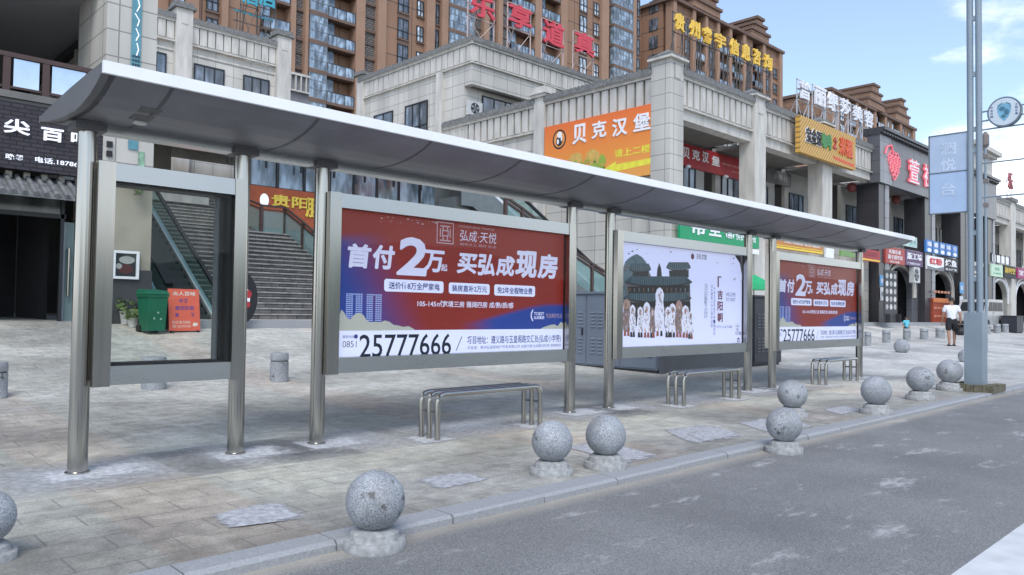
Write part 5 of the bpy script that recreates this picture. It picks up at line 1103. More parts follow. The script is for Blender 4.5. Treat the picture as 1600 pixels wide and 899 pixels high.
AX0, AX1, AZ0, AZ1 = 4.265, 7.835, .89, 2.46
def ad_poster(t):
    f = frY(AX0, PYL, AZ0); W_, H_ = AX1-AX0, AZ1-AZ0
    po = MB().box(AX0, AX1, PYL, 7.108, AZ0, AZ1).build('poster', pgm, t)
    def q(px, py): p = onY(px, py, PYL); return p.x-AX0, p.z-AZ0
    def tx(st, px0, py0, px1, py1, mat, name='lettering', bold=.02, shear=0., c=.002):
        a, b = q(px0, py1), q(px1, py0); m = MB(); zb = (a[1]+q(px1, py1)[1])/2; zt = (b[1]+q(px0, py0)[1])/2
        if zt <= zb: zb, zt = a[1], b[1]
        m.text(st, f, a[0], zb, b[0]-a[0], zt-zb, c, 0, bold, shear); return m.build(name, mat, po)
    s0 = q(534, 517)[1]
    MB().poly(f, [(.0, .0), (W_, 0), (W_, s0), (0, s0)], .001).build('white_strip', PWH, po)
    # headline
    for st, x0, y0, x1, y1, bd in (('首', 540, 381, 578, 419, .06), ('付', 580, 383, 615, 421, .06), ('2', 619, 371, 667, 431, .055), ('万', 660, 391, 692, 426, .05), ('买', 713, 396, 744, 428, .055), ('弘', 745, 397, 773, 431, .055), ('成', 774, 400, 803, 432, .055), ('现', 804, 392, 838, 435, .06), ('房', 839, 397, 870, 436, .055)):
        tx(st, x0, y0, x1, y1, PLAV, 'headline_character', bd, .10)
    tx('起', 689, 413, 699, 424, PLAV, 'headline_character', .02)
    for st, x0, y0, x1, y1 in (('送价值8万全屋家电', 600, 438, 693, 457), ('装房直补2万元', 701, 443, 765, 460), ('免2年全程物业费', 772, 446, 836, 463)):
        a, b = q(x0, y1), q(x1, y0); a2, b2 = q(x0, y0), q(x1, y1); zb, zt = (a[1]+b2[1])/2, (b[1]+a2[1])/2
        w, h, r = b[0]-a[0], zt-zb, .02
        pil = MB().poly(f, [(a[0]+r, zb), (b[0]-r, zb), (b[0], zb+r), (b[0], zt-r), (b[0]-r, zt), (a[0]+r, zt), (a[0], zt-r), (a[0], zb+r)], .0015).build('white_label', PWH, po)
        m = MB(); m.text(st, f, a[0]+w*.07, zb+h*.2, w*.86, h*.6, .003, 0, .02); m.build('label_lettering', PBLUE, po)
    tx('105-145㎡宽境三房 雅阔四房 成/熟/质/感', 652, 471, 802, 481, PLAV, bold=.015)
    # square seal logo and name
    a, b = q(682, 380), q(709, 349); m = MB(); w, h = b[0]-a[0], b[1]-a[1]; L = .012
    for i0, i1, j0, j1 in ((0, 1, 0, .05), (0, 1, .95, 1), (0, .05, .05, .95), (.95, 1, .05, .95), (.2, .8, .78, .84), (.34, .4, .62, .78), (.6, .66, .62, .78), (.3, .7, .58, .64), (.3, .36, .36, .58), (.64, .7, .36, .58), (.3, .7, .34, .40), (.34, .4, .18, .34), (.6, .66, .18, .34), (.18, .82, .12, .18), (.18, .24, .3, .7), (.76, .82, .3, .7)):
        m.poly(f, [(a[0]+w*i0, a[1]+h*j0), (a[0]+w*i1, a[1]+h*j0), (a[0]+w*i1, a[1]+h*j1), (a[0]+w*i0, a[1]+h*j1)], .002)
    m.build('seal_logo', printm('pale_pink', (.42, .30, .36), .2), po)
    tx('弘成·天悦', 718, 362, 775, 379, PLAV, 'brand_lettering', -.005, .1); tx('城市之上 美好 生活', 718, 382, 775, 386, printm('pale_pink', (0, 0, 0)), 'brand_lettering', 0); tx('HONGCHENG TIANYUE', 717, 355, 772, 358, printm('pale_pink', (0, 0, 0)), 'brand_lettering', 0)
    # towers drawn at the left, pale hills below
    m = MB(); rn = random.Random(4)
    for x0, x1, y0, y1 in ((540, 567, 458, 500), (572, 597, 459, 505)):
        a, b = q(x0, y1), q(x1, y0); nx, ny = 7, 14; w, h = (b[0]-a[0])/nx, (b[1]-a[1])/ny
        for i in range(nx):
            for j in range(ny):
                if i == 3 and j < ny-1: continue
                m.poly(f, [(a[0]+i*w, a[1]+j*h), (a[0]+(i+.85)*w, a[1]+j*h), (a[0]+(i+.85)*w, a[1]+(j+.55)*h), (a[0]+i*w, a[1]+(j+.55)*h)], .002)
    m.build('drawn_towers', printm('pale_blue', (.30, .38, .68), .25), po)
    m = MB(); hills = [(533, 484), (537, 488), (542, 497), (547, 500), (551, 494), (556, 490), (562, 489), (568, 493), (572, 500), (578, 504), (585, 503), (594, 504), (601, 501), (608, 503), (615, 508), (622, 509), (630, 511), (638, 510), (646, 514)]
    P1 = [(max(0, q(x, y)[0]), q(x, y)[1]) for x, y in hills]; m.poly(f, [(0, s0)] + P1 + [(P1[-1][0]+.02, s0)], .0035)
    P2 = [q(x, y) for x, y in ((845, 513.5), (850, 511), (860, 508), (866, 507), (871, 510), (876, 503), (880, 506), (884, 500), (887, 496))]; m.poly(f, P2 + [(W_, s0), (P2[0][0], s0)], .0035)
    m.build('drawn_hills', printm('sand', (.42, .42, .38), .18), po)
    m = MB()
    for _ in range(26):
        a = q(rn.uniform(590, 690), rn.uniform(338, 352)); r = rn.uniform(.004, .02); m.poly(f, [(a[0]-r, min(a[1], H_-.03)), (a[0], min(a[1], H_-.03)-r*.5), (a[0]+r, min(a[1], H_-.03)), (a[0]+r*.2, min(a[1], H_-.03)+r*.6)], .002+.0001*_)
    m.build('petal_specks', printm('pale_pink', (0, 0, 0)), po)
    tx('TOEST', 834, 488, 850, 493, PLAV); tx('弘成集团', 834, 494, 850, 499, PLAV); tx('筑造美好生活', 853, 490, 878, 497, printm('pale_pink', (0, 0, 0)), bold=0)
    a = q(829, 502); b = q(832, 484); MB().poly(f, [(a[0]+.03, a[1]), (a[0], a[1]+.05), (a[0], b[1]-.05), (a[0]+.03, b[1]), (a[0]+.05, b[1]), (a[0]+.02, b[1]-.06), (a[0]+.02, a[1]+.06), (a[0]+.05, a[1])], .002).build('bracket_mark', PLAV, po)
    # phone strip
    tx('25777666', 561, 522, 705, 557, PINK, 'phone_number', .008); tx('0851', 535, 533, 557, 543, PINK, 'phone_number', -.008); tx('尊享热线', 535, 524, 553, 529, PBLUE, 'lettering', 0)
    MB().ell(f, q(556, 526)[0], q(556, 526)[1], .024, .024, .002).build('phone_mark', PBLUE, po)
    a, b = q(712, 548), q(721, 526); MB().poly(f, [(a[0], a[1]), (a[0]+.012, a[1]), (b[0]+.012, b[1]), (b[0], b[1])], .002).build('slash_mark', PINK, po)
    tx('项目地址：遵义路与玉皇阁路交汇处(弘成小学旁)', 730, 524, 876, 538, PBLUE, 'address_lettering', .01); tx('开发商：贵州弘成房地产开发有限公司 全程代理 弘成顾问机构 营销策划', 730, 539, 876, 544, PBLUE, 'address_lettering', 0)
    return po
L1 = light_box(1.94, 3.235, 'empty glazed steel display case between the first two posts', True)
L2 = light_box(4.13, 7.95, 'red and blue billboard with the phone number, the large one left of the dancers poster')
L3 = light_box(8.89, 12.75, 'white billboard with a temple and dancers in the middle of the shelter')
L4 = light_box(13.72, 17.85, 'small far red and blue billboard at the right end of the shelter')
p2 = ad_poster(L2)
p4 = p2.copy(); COL.objects.link(p4); p4.parent = L4
sc4 = (17.72-13.87)/(AX1-AX0); p4.scale.x = sc4
for c in p2.children: d = c.copy(); COL.objects.link(d); d.parent = p4
p4.location = Vector((13.87 - (AX0-L2.location.x)*sc4 - L4.location.x, 0, 0))

# the temple poster
def dance_poster(t):
    x0, x1, z0, z1 = 9.03, 12.63, .89, 2.46; W_, H_ = x1-x0, z1-z0; f = frY(x0, PYL, z0)
    po = MB().box(x0, x1, PYL, 7.108, z0, z1).build('poster', printm('pale_violet', (.56, .58, .84), .34), t)
    def q(px, py): p = onY(px, py, PYL); return min(max(p.x-x0, .005), W_-.005), min(max(p.z-z0, .005), H_-.005)
    def pg(m, pts, c, mi=0): m.poly(f, [q(*p) for p in pts], c, mi)
    teal = printm('temple_teal', (.060, .090, .108), .07); dk = printm('temple_dark', (.045, .035, .035), 0); mid = printm('temple_wall', (.15, .14, .15), .06); hill = printm('hill_teal', (.12, .175, .21), .1)
    m = MB(); rn = random.Random(21); lt = printm('temple_light', (.17, .205, .23), .1)
    def eave(x0, x1, y, h, lift, c, mi):
        """curved tile roof: upswept corners, ridge line, rows of tiles and a dark eave below"""
        n = 10; bot = [(x0+(x1-x0)*i/n, y - lift*abs(2*i/n-1)**3) for i in range(n+1)]
        tp = [(x1-(x1-x0)*.10, y-h), (x0+(x1-x0)*.10, y-h)]
        pg(m, bot+tp, c, mi)
        for i in range(int((x1-x0)/3)):
            x = x0+2+i*3; q_ = abs(2*(x-x0)/(x1-x0)-1)
            if q_ < .8: pg(m, [(x, y-.6-lift*q_**3), (x+.8, y-.6-lift*q_**3), (x+.8, y-h+1), (x, y-h+1)], c+.0002, 3 if rn.random() < .5 else 4)
        pg(m, [(a, b+.2) for a, b in bot] + [(a, b+2.2) for a, b in bot[::-1]], c+.0003, 1)
    pg(m, [(973, 420), (977, 409), (982, 404), (988, 400), (995, 397), (1003, 402), (1009, 409), (1013, 421), (1020, 440), (1020, 474), (973, 474)], .0010, 3)
    for _ in range(70):
        x, y = rn.uniform(974, 1015), rn.uniform(404, 470)
        if y > 402+abs(x-994)*.8: r = rn.uniform(.8, 2.4); pg(m, [(x-r, y+r), (x, y-r), (x+r, y+r*.6)], .0011+_*.000005, rn.choice([0, 3, 5]))
    pg(m, [(978, 440), (1078, 438), (1079, 508), (976, 510)], .0016, 2)
    eave(983, 1017, 424, 12, 4, .0020, 0); pg(m, [(988, 426), (1013, 425), (1013, 437), (989, 438)], .0022, 1)
    eave(1041, 1079, 421, 11, 4, .0020, 0); pg(m, [(1045, 423), (1076, 422), (1076, 434), (1046, 434)], .0022, 1)
    pg(m, [(1026, 432), (1027, 420), (1030, 411), (1033, 420), (1034, 432)], .0021, 1)
    eave(976, 1081, 446, 14, 6, .0026, 0); pg(m, [(981, 448), (1077, 446), (1076, 457), (982, 459)], .0028, 1)
    eave(974, 1080, 471, 13, 6, .0032, 0); pg(m, [(977, 473), (1078, 471), (1077, 479), (978, 481)], .0034, 1)
    for i in range(15): pg(m, [(979+i*7, 474), (980.6+i*7, 474), (980.6+i*7, 506), (979+i*7, 506)], .0040, 1)
    for i in range(13): pg(m, [(983+i*7.2, 450), (985+i*7.2, 450), (985+i*7.2, 456), (983+i*7.2, 456)], .0038, rn.choice([4, 5, 2]))
    m.build('drawn_temple', [teal, dk, mid, hill, lt, printm('temple_rust', (.20, .10, .07), .06)], po)
    m = MB(); wh = printm('dancer_white', (.60, .60, .74), .28); br = printm('dancer_brown', (.26, .18, .17), .1); sk = printm('dancer_skin', (.38, .24, .20), .15); rd = printm('dancer_red', (.30, .09, .06), .1)
    figs = [(979, 492, 13, 46, 1), (988, 498, 10, 40, 0), (1000, 500, 10, 38, 0), (1010, 496, 12, 44, 0), (1019, 502, 9, 36, 1), (1030, 482, 15, 60, 0), (1043, 500, 10, 38, 0), (1050, 497, 12, 42, 0), (1060, 494, 12, 46, 1), (1070, 499, 12, 40, 0), (1078, 505, 9, 34, 0)]
    for i, (px, py, w_, h_, kd) in enumerate(figs):
        c = .005+i*.0007; yt, yb = py-h_*.5, min(py+h_*.72, 541)
        if px+w_/2 > 1084: continue
        hood = [(px-w_*.38, yt+h_*.30), (px-w_*.45, yt+h_*.14), (px-w_*.30, yt+h_*.02), (px, yt-h_*.05), (px+w_*.30, yt+h_*.02), (px+w_*.45, yt+h_*.14), (px+w_*.38, yt+h_*.30)]
        pg(m, hood, c, 0 if kd == 0 else 2)
        pg(m, [(px-w_*.34, yt+h_*.26), (px-w_*.55, yt+h_*.62), (px-w_*.42, yb-9), (px-w_*.2, yb-6), (px+w_*.25, yb-6), (px+w_*.45, yb-9), (px+w_*.5, yt+h_*.6), (px+w_*.34, yt+h_*.26)], c+.0001, kd)
        a = q(px, yt+h_*.20); m.ell(f, a[0], a[1], .032, .05, c+.0002, 2)
        for sx in (-.22, .18): pg(m, [(px+w_*sx-1.4, yb-8), (px+w_*sx-1.8, yb), (px+w_*sx+2, yb), (px+w_*sx+1.4, yb-8)], c+.0003, rn.choice([3, 4]))
        for k in range(60 if i == 5 else 34):
            x, y = px+rn.gauss(0, w_*.22), rn.uniform(yt+h_*.05, yb-9); r = rn.uniform(.25, .7); l = rn.uniform(1.0, 5.5); sl_ = rn.uniform(-.8, .8)
            pg(m, [(x-r, y), (x+r, y-.4), (x+r*.6+sl_, y+l), (x-r*.6+sl_, y+l)], c+.0004+k*.000004, rn.choice([5, 5, 1, 4, 2, 3, 5, 0]))
    m.build('drawn_dancers', [wh, br, sk, rd, dk, printm('dancer_shade', (.33, .32, .42), .15)], po)
    m = MB()
    pg(m, [(1148, 398), (1156, 412), (1165, 430), (1168, 432), (1168, 400), (1160, 399)], .001, 0)
    for _ in range(22):
        a = q(rn.uniform(1120, 1166), rn.uniform(404, 446)) if _ < 12 else q(rn.uniform(978, 1060), rn.uniform(388, 404)); r = rn.uniform(.01, .03); m.poly(f, [(a[0]-r, a[1]-r*.3), (a[0]+r*.4, a[1]-r*.5), (a[0]+r, a[1]+r*.5), (a[0]-r*.2, a[1]+r*.3)], .0012+.0001*_, 0)
    m.build('ink_birds', dk, po)
    def col(st, px, py0, py1, wpx, mat, bold=.02, gap=1.12, name='lettering'):
        m = MB(); n = len(st); a = q(px-wpx/2, py0); b = q(px+wpx/2, py1); h = (a[1]-b[1])/n
        for i, ch in enumerate(st):
            if ch != ' ': m.text(ch, f, a[0], a[1]-(i+1)*h+h*.08, b[0]-a[0], h*.84, .002, 0, bold)
        m.build(name, mat, po)
    dr = printm('dark_red_text', (.16, .02, .05), .08)
    col('吉阳朝', 1125, 452, 505, 8, dr, .04, name='title'); m = MB(); pg(m, [(1121, 432), (1127, 432), (1127, 434), (1123, 434), (1123, 449), (1121, 449)], .002); m.build('title_mark', dr, po)
    col('GOODBEYOND', 1103, 443, 497, 4, PINK, -.005); col('山水画卷人文之城欢迎您', 1112, 444, 512, 2.6, PBLUE, 0); col('千年古韵风情万种一城风华', 1116, 448, 525, 2.4, PBLUE, 0)
    def tx(st, px0, py0, px1, py1, mat, bold=.01):
        a, b = q(px0, py1), q(px1, py0); m = MB(); m.text(st, f, a[0], min(a[1], b[1]), b[0]-a[0], abs(b[1]-a[1]), .002, 0, bold); m.build('lettering', mat, po)
    tx('古城文旅', 1088, 398, 1104, 405, PINK); MB().ell(f, *q(1082, 401), .05, .05, .002).build('round_logo', dr, po)
    tx('WELCOME', 1134, 458, 1149, 463, PBLUE, 0); tx('TO VISIT', 1134, 466, 1149, 471, PBLUE, 0); tx('CITY CULTURE', 1118, 509, 1144, 513, PBLUE, 0)
    col('山水', 1152, 506, 518, 5, PINK, 0); tx('印象', 1149, 518, 1159, 524, PINK, 0); tx('古', 1151, 527, 1156, 535, PINK, .02)
dance_poster(L3)
# ---------------------------------------------------------------- benches
def make_bench(x0, x1, y, label):
    t = thing('bench', ((x0+x1)/2, y, 0), label, 'bench', 'tubular benches under the shelter')
    h, r, rb = .49, .031, .09; L = (x1-x0)/2
    for k in (-1, 0, 1):
        yy = k*.14; pts = [(-L, yy, 0), (-L, yy, h-rb)]
        pts += [(-L+rb-rb*math.cos(a), yy, h-rb+rb*math.sin(a)) for a in (R(22), R(45), R(68), R(90))]
        pts += [(L-rb+rb*math.sin(a), yy, h-rb+rb*math.cos(a)) for a in (0, R(22), R(45), R(68), R(90))] + [(L, yy, 0)]
        MB().tube(pts, r, 12).build('bent_rail', STEEL, t, smooth=True, local=True)
    for x in (-L, L): MB().tube([(x, -.14, h*.62), (x, .14, h*.62)], .014, 8).build('cross_bar', RIB, t, smooth=True, local=True)
    return t
make_bench(5.21, 6.80, 6.66, 'steel tube bench in front of the large red and blue billboard')
make_bench(9.98, 11.60, 6.70, 'steel tube bench in front of the white dancers billboard')
make_bench(15.28, 16.82, 6.86, 'steel tube bench in front of the far right billboard')

# ---------------------------------------------------------------- granite ball bollards
def ball_mesh(D, seed):
    rn = random.Random(seed); m = MB(); n = 18
    prof = [(D/2*math.sin(math.pi*i/n)+.0005, -D/2*math.cos(math.pi*i/n)) for i in range(n+1)]
    m.lathe((0, 0, 0), prof, 32); return m
def make_ball(px, py, w, label, base=True, tilt=0, sink=0., zb=None):
    p = onG(px, py); D = px2m(w, p); t = thing('ball_bollard', (p.x, p.y, p.z), label, 'bollard', 'granite ball bollards along the kerb')
    hb = D*.34 if base else -sink*D
    if base:
        m = MB(); R0 = D*.53; m.lathe((0, 0, -.02), [(R0*.92, 0), (R0*.985, hb*.09), (R0*1.0, hb*.16), (R0*1.0, hb*.58), (R0*.975, hb*.65), (R0*.81, hb*.67), (R0*.79, hb*.72), (R0*.77, hb*1.0), (R0*.62, hb*1.16)], 48, 0, .004)
        o = m.build('base', ROUGHSTONE, t, smooth=True, local=True); o.rotation_euler.x = tilt
    b = ball_mesh(D, px).build('ball', GRANITE, t, smooth=True, local=True); b.location = (0, 0, hb+D*.46); b.rotation_euler = (px*.7, py*.3, px)
make_ball(585, 856, 92, 'granite ball bollard standing on the asphalt in front of the kerb, nearest the camera')
make_ball(862, 741, 64, 'granite ball on a chipped base, left one of the pair by the near bench')
make_ball(946, 731, 63, 'granite ball on a chipped base, right one of the pair by the near bench')
make_ball(1225, 707, 54, 'stained granite ball standing on the asphalt beside the kerb in mid view')
make_ball(1238, 652, 45, 'granite ball on the pavement just behind the stained one on the asphalt')
make_ball(1369, 647, 45, 'granite ball on the kerb between the stained one and the lamp')
make_ball(1438, 625, 40, 'granite ball, second from the street lamp')
make_ball(1484, 610, 37, 'granite ball right beside the brick footing of the street lamp', tilt=.12)
make_ball(1409, 551, 23, 'small looking granite ball far back on the open square near the child', False, sink=.06)
make_ball(1509, 566, 22, 'granite ball half hidden behind the street lamp post', False, sink=.06)
make_ball(-25, 876, 84, 'granite ball cut by the left edge of the view')
# ---------------------------------------------------------------- short stone posts
def make_stub(px, py, w, h, label):
    p = onG(px, py); r = px2m(w, p)/2; H = px2m(h, p)
    t = thing('stone_bollard', p, label, 'bollard', 'short cylindrical stone bollards')
    MB().lathe((0, 0, -.03), [(r, 0), (r, H*.72), (r*.92, H*.73), (r*.92, H*.77), (r, H*.78), (r, H*.97), (r*.93, H*1.02)], 22).build('shaft', GRANITE, t, smooth=True, local=True)
    MB().lathe((0, 0, H*.735-.03), [(r*.935, 0), (r*.935, H*.03)], 22).build('groove', RIB, t, local=True)
make_stub(436, 596, 28, 46, 'short round stone bollard between the second and third posts')
make_stub(240, 608, 36, 52, 'short round stone bollard hidden below the empty display case')
make_stub(-6, 622, 30, 58, 'short round stone bollard cut by the left edge')
for px, py, w, h, lb in ((1356, 541, 10, 23, 'white stone bollard nearest the right end of the shelter'), (1385, 536, 12, 21, 'white stone bollard, second in the row from the shelter end'), (1417, 533, 11, 20, 'white stone bollard in front of the child'), (1444, 531, 12, 18, 'white stone bollard between the child and the walking man'), (1469, 529, 13, 17, 'white stone bollard just left of the walking man'),
    (1543, 522, 9, 15, 'pale stone bollard directly right of the lamp post'), (1558, 521, 10, 15, 'pale stone bollard, second right of the lamp post'), (1571, 520, 9, 14, 'pale stone bollard, third right of the lamp post'), (1584, 519, 11, 14, 'pale stone bollard by the dark box at the right edge')): make_stub(px, py, w, h, lb)

# ---------------------------------------------------------------- street lamp with banner frames
LX, LY = 16.75, 4.45
GPM = M('grey_blue_pole_paint', (.235, .29, .335), .45, .1, .08, 1.5)
LP = thing('street_lamp', (LX, LY, 0), 'grey blue twin tube street lamp on a square box base at the right', 'street lamp')
m = MB(); m.box(LX-.17, LX+.17, LY-.155, LY+.155, .0, 1.5); m.box(LX-.2, LX+.2, LY-.185, LY+.185, .0, .03); m.build('box_base', GPM, LP)
for dy in (.075, -.075): MB().tube([(LX, LY+dy*1.0, 1.5), (LX, LY+dy, 9.2)], .058, 18).build('tube', GPM, LP, smooth=True)
for z in (2.1, 3.0, 4.6, 5.02, 6.1, 7.2, 8.4): MB().box(LX-.03, LX+.03, LY-.05, LY+.05, z, z+.09).build('cross_link', GPM, LP)
m = MB(); m.tube([(LX, LY, 9.1), (LX, LY-.6, 9.5), (LX, LY-1.8, 9.7)], .04, 10); m.box(LX-.14, LX+.14, LY-2.5, LY-1.7, 9.62, 9.76); m.build('lamp_arm', GPM, LP)
for z in (5.03, 4.38, 3.72): MB().tube([(LX, LY-.13, z), (LX, LY-1.15, z)], .016, 8).build('empty_banner_arm', GPM, LP, smooth=True)
m = MB()
q = [(1505, 600, 1556, 614)]
BF = thing('brick_footing', (LX, LY, 0), 'rough brick footing around the foot of the street lamp', 'footing')
m = MB(); rn = random.Random(2)
for i in range(5):
    for (x0, x1, y0, y1) in ((LX-.42+.17*i, LX-.26+.17*i, LY-.40, LY-.22), (LX-.42+.17*i, LX-.26+.17*i, LY+.22, LY+.36)): m.box(x0, x1, y0, y1, 0, .13+rn.uniform(-.02, .02))
for i in range(3):
    for x in (-.42, .24): m.box(LX+x, LX+x+.17, LY-.21+.14*i, LY-.08+.14*i, 0, .13+rn.uniform(-.02, .02))
m.build('bricks', M('mossy_brick', (.13, .12, .08), .9, 0, .4, 10, bump=.5), BF)
BP = thing('lamp_banner', (LX, LY+.45, 3.47), 'pale blue framed double banner with white characters on the street lamp', 'banner')
ya, yb = LY+.14, LY+.80; f = frX(LX, yb, 3.47); w, h = yb-ya, 1.56
MB().fbox(f, 0, w, 0, h*.52-.01, -.012, .012).build('lower_panel', M('banner_pale_blue', (.38, .50, .68), .5, 0, .06), BP)
MB().fbox(f, 0, w, h*.52+.01, h, -.012, .012).build('upper_panel', M('banner_grey_blue', (.40, .49, .62), .5, 0, .06), BP)
m = MB()
for b in (-.012, h*.52-.0095, h-.002): m.fbox(f, -.02, w+.12, b, b+.02, -.02, .02)
m.fbox(f, -.025, -.003, -.01, h+.015, -.02, .02); m.build('frame', M('banner_frame_grey', (.12, .14, .16), .5), BP)
BL_ = M('banner_letters', (.55, .64, .76), .6)
for ch, b in (('澜', .74), ('悦', .54), ('台', .22)): MB().text(ch, f, w*.30, h*b, w*.42, h*.16, .015, 0, .02).build('character', BL_, BP)
RS = thing('round_sign', (LX, LY-.55, 4.9), 'round white sign with a blue shield on two short arms of the street lamp', 'sign')
cy, cz, rr = LY-.51, 5.31, .285; f = frX(LX, cy, cz)
m = MB(); n = 40
m.prism(f, [(rr*math.cos(6.283*i/n), rr*math.sin(6.283*i/n)) for i in range(n)], -.05, .05); m.build('disc_case', M('sign_case_grey', (.14, .17, .20), .4, .3, .05), RS, smooth=True)
MB().ell(f, 0, 0, rr*.9, rr*.9, .053, 0, 40).build('sign_face', M('sign_face_white', (.55, .63, .68), .4, 0, .04), RS)
sh = [(-.5, .45), (-.22, .5), (0, .62), (.22, .5), (.5, .45), (.5, .0), (.32, -.38), (0, -.68), (-.32, -.38), (-.5, 0)]
MB().poly(f, [(a*rr*.78, b*rr*.95) for a, b in sh], .055).build('shield', M('shield_blue', (.16, .38, .52), .5, 0, .2, 9), RS)
m = MB()
for (a, b, ra, rb) in ((-.12, .2, .18, .15), (.14, -.05, .15, .2), (-.05, -.3, .12, .12)): m.ell(f, a*rr, b*rr, ra*rr, rb*rr, .057, 0, 9)
for s in (-1, 1): m.poly(f, [(s*rr*.1, rr*.62), (s*rr*.34, rr*.5), (s*rr*.4, rr*.2), (s*rr*.36, rr*.2), (s*rr*.3, rr*.44), (s*rr*.1, rr*.55)], .057)
m.build('shield_marks', M('shield_dark', (.06, .17, .25), .5), RS)
m = MB()
for k, ch in enumerate('平安校园'): m.text(ch, f, -rr*.80, rr*(.28-.2*k), rr*.16, rr*.16, .055, 0, .01); m.text('文明交通'[k], f, rr*.62, rr*(.28-.2*k), rr*.16, rr*.16, .055, 0, .01)
m.build('lettering', NAVY, RS)
m = MB()
for z in (5.2, 5.38): m.tube([(LX, LY-.13, z), (LX, cy+rr-.01, z)], .017, 8); m.tube([(LX, cy-rr+.01, z+.02), (LX, cy-rr-.5, z+.02)], .014, 8)
m.build('arm', GPM, RS, smooth=True)
# second, farther lamp post seen just right of the first
p = onG(1541, 556)
m = MB(); p = onY(1541, 470, 8.2); LP2 = thing('street_lamp', (p.x, 8.2, ground_z(p.x, 8.2)), 'thin farther grey lamp post showing just right of the twin tubes', 'street lamp')
MB().tube([(p.x, 8.2, ground_z(p.x, 8.2)), (p.x, 8.2, onY(1541, 232, 8.2).z)], .045, 10).build('pole', GPM, LP2, smooth=True)
m = MB(); zz = onY(1541, 232, 8.2).z
for k in range(3): m.box(p.x-.06, p.x+.06, 8.1, 8.3, zz-.4-.9*k, zz-.25-.9*k)
m.lathe((p.x, 8.2, zz), [(.05, 0), (.13, .1), (.13, .45), (.04, .6)], 12); m.build('lamp_head', M('lamp_head_grey', (.18, .15, .14), .5), LP2)

# ---------------------------------------------------------------- electrical cabinets
def cabinet(x0, x1, y0, y1, z1, mat, label, vx=True, vy=True):
    t = thing('electrical_cabinet', ((x0+x1)/2, (y0+y1)/2, ground_z(x0, y0)), label, 'cabinet'); z0 = ground_z(x0, y0)-.05
    MB().box(x0, x1, y0, y1, z0+.12, z1).build('casing', mat, t)
    m = MB(); m.box(x0-.06, x1+.06, y0-.06, y1+.06, z1, z1+.05); m.build('lid', mat, t)
    MB().box(x0+.04, x1-.04, y0+.04, y1-.04, z0-.1, z0+.119).build('plinth', M('cabinet_plinth', (.06, .065, .07), .8), t)
    fr = frX(x0, y1, z0); L = y1-y0; n = max(1, round(L/1.15))
    for i in range(n):
        d = MB(); d.fbox(fr, i*L/n+.025, (i+1)*L/n-.025, .16, z1-z0-.04, .002, .022); dd = d.build('door', mat, t)
        if vx:
            v = MB()
            for b in (.42, 1.05):
                for a in range(4):
                    for c in range(5): v.fbox(fr, i*L/n+.16+a*.21, i*L/n+.30+a*.21, b+c*.085, b+.03+c*.085, .023, .045)
            v.build('vent_slots', M('vent_pale', (.20, .235, .29), .5), dd)
        h = MB(); h.fbox(fr, (i+1)*L/n-.14, (i+1)*L/n-.10, .85, 1.02, .022, .05); h.build('handle', INK, dd)
    fr = frY(x0, y0, z0); L = x1-x0; n = max(1, round(L/1.0))
    for i in range(n):
        d = MB(); d.fbox(fr, i*L/n+.025, (i+1)*L/n-.025, .16, z1-z0-.04, .002, .022); dd = d.build('door', mat, t)
        if vy:
            v = MB()
            for b in (.42, 1.05):
                for a in range(3):
                    for c in range(5): v.fbox(fr, i*L/n+.16+a*.21, i*L/n+.30+a*.21, b+c*.085, b+.03+c*.085, .023, .045)
            v.build('vent_slots', M('vent_dim', (.10, .11, .13), .5), dd)
    return t
CABM = M('cabinet_blue_grey', (.15, .18, .225), .5, .1, .08, .8); CABD = M('cabinet_dark_navy', (.030, .034, .044), .5, .1, .15, .8)
cabinet(14.3, 18.3, 10.1, 13.2, 1.85, CABM, 'blue grey electrical cabinet with rows of vent slots behind the dancers billboard')
cabinet(18.4, 19.9, 10.0, 12.4, 1.86, CABD, 'dark navy electrical cabinet with small vents left of the far billboard')
m = MB(); m.box(14.34, 18.1, 10.02, 10.07, .03, .62); m.box(14.3, 14.38, 9.98, 10.06, -.02, .7); tag(m.build('low_screen', M('screen_grey', (.075, .085, .10), .5, 0, .1)), 'dark low metal screen in front of the blue grey cabinet', 'screen')
# round black framed board by the stone flight
p = onY(381, 466, 18.4); t = thing('round_signboard', (p.x, 18.4, .95), 'round black rimmed board with a red and white centre beside the stone flight', 'sign'); f = frY(p.x, 18.4, p.z)
m = MB(); n = 32; m.prism(f, [(.36*math.cos(6.283*i/n), .62*math.sin(6.283*i/n)) for i in range(n)], -.08, 0); m.build('rim', BLACK, t)
m = MB(); m.ell(f, .03, 0, .13, .26, .004); m.ell(f, .12, .1, .08, .10, .006, 1); m.ell(f, .10, -.16, .07, .08, .007, 1); m.build('board_face', [WHITE, RED], t)
MB().box(p.x-.03, p.x+.03, 18.41, 18.47, ground_z(p.x, 18.4)-.02, p.z).build('stand', INK, t)

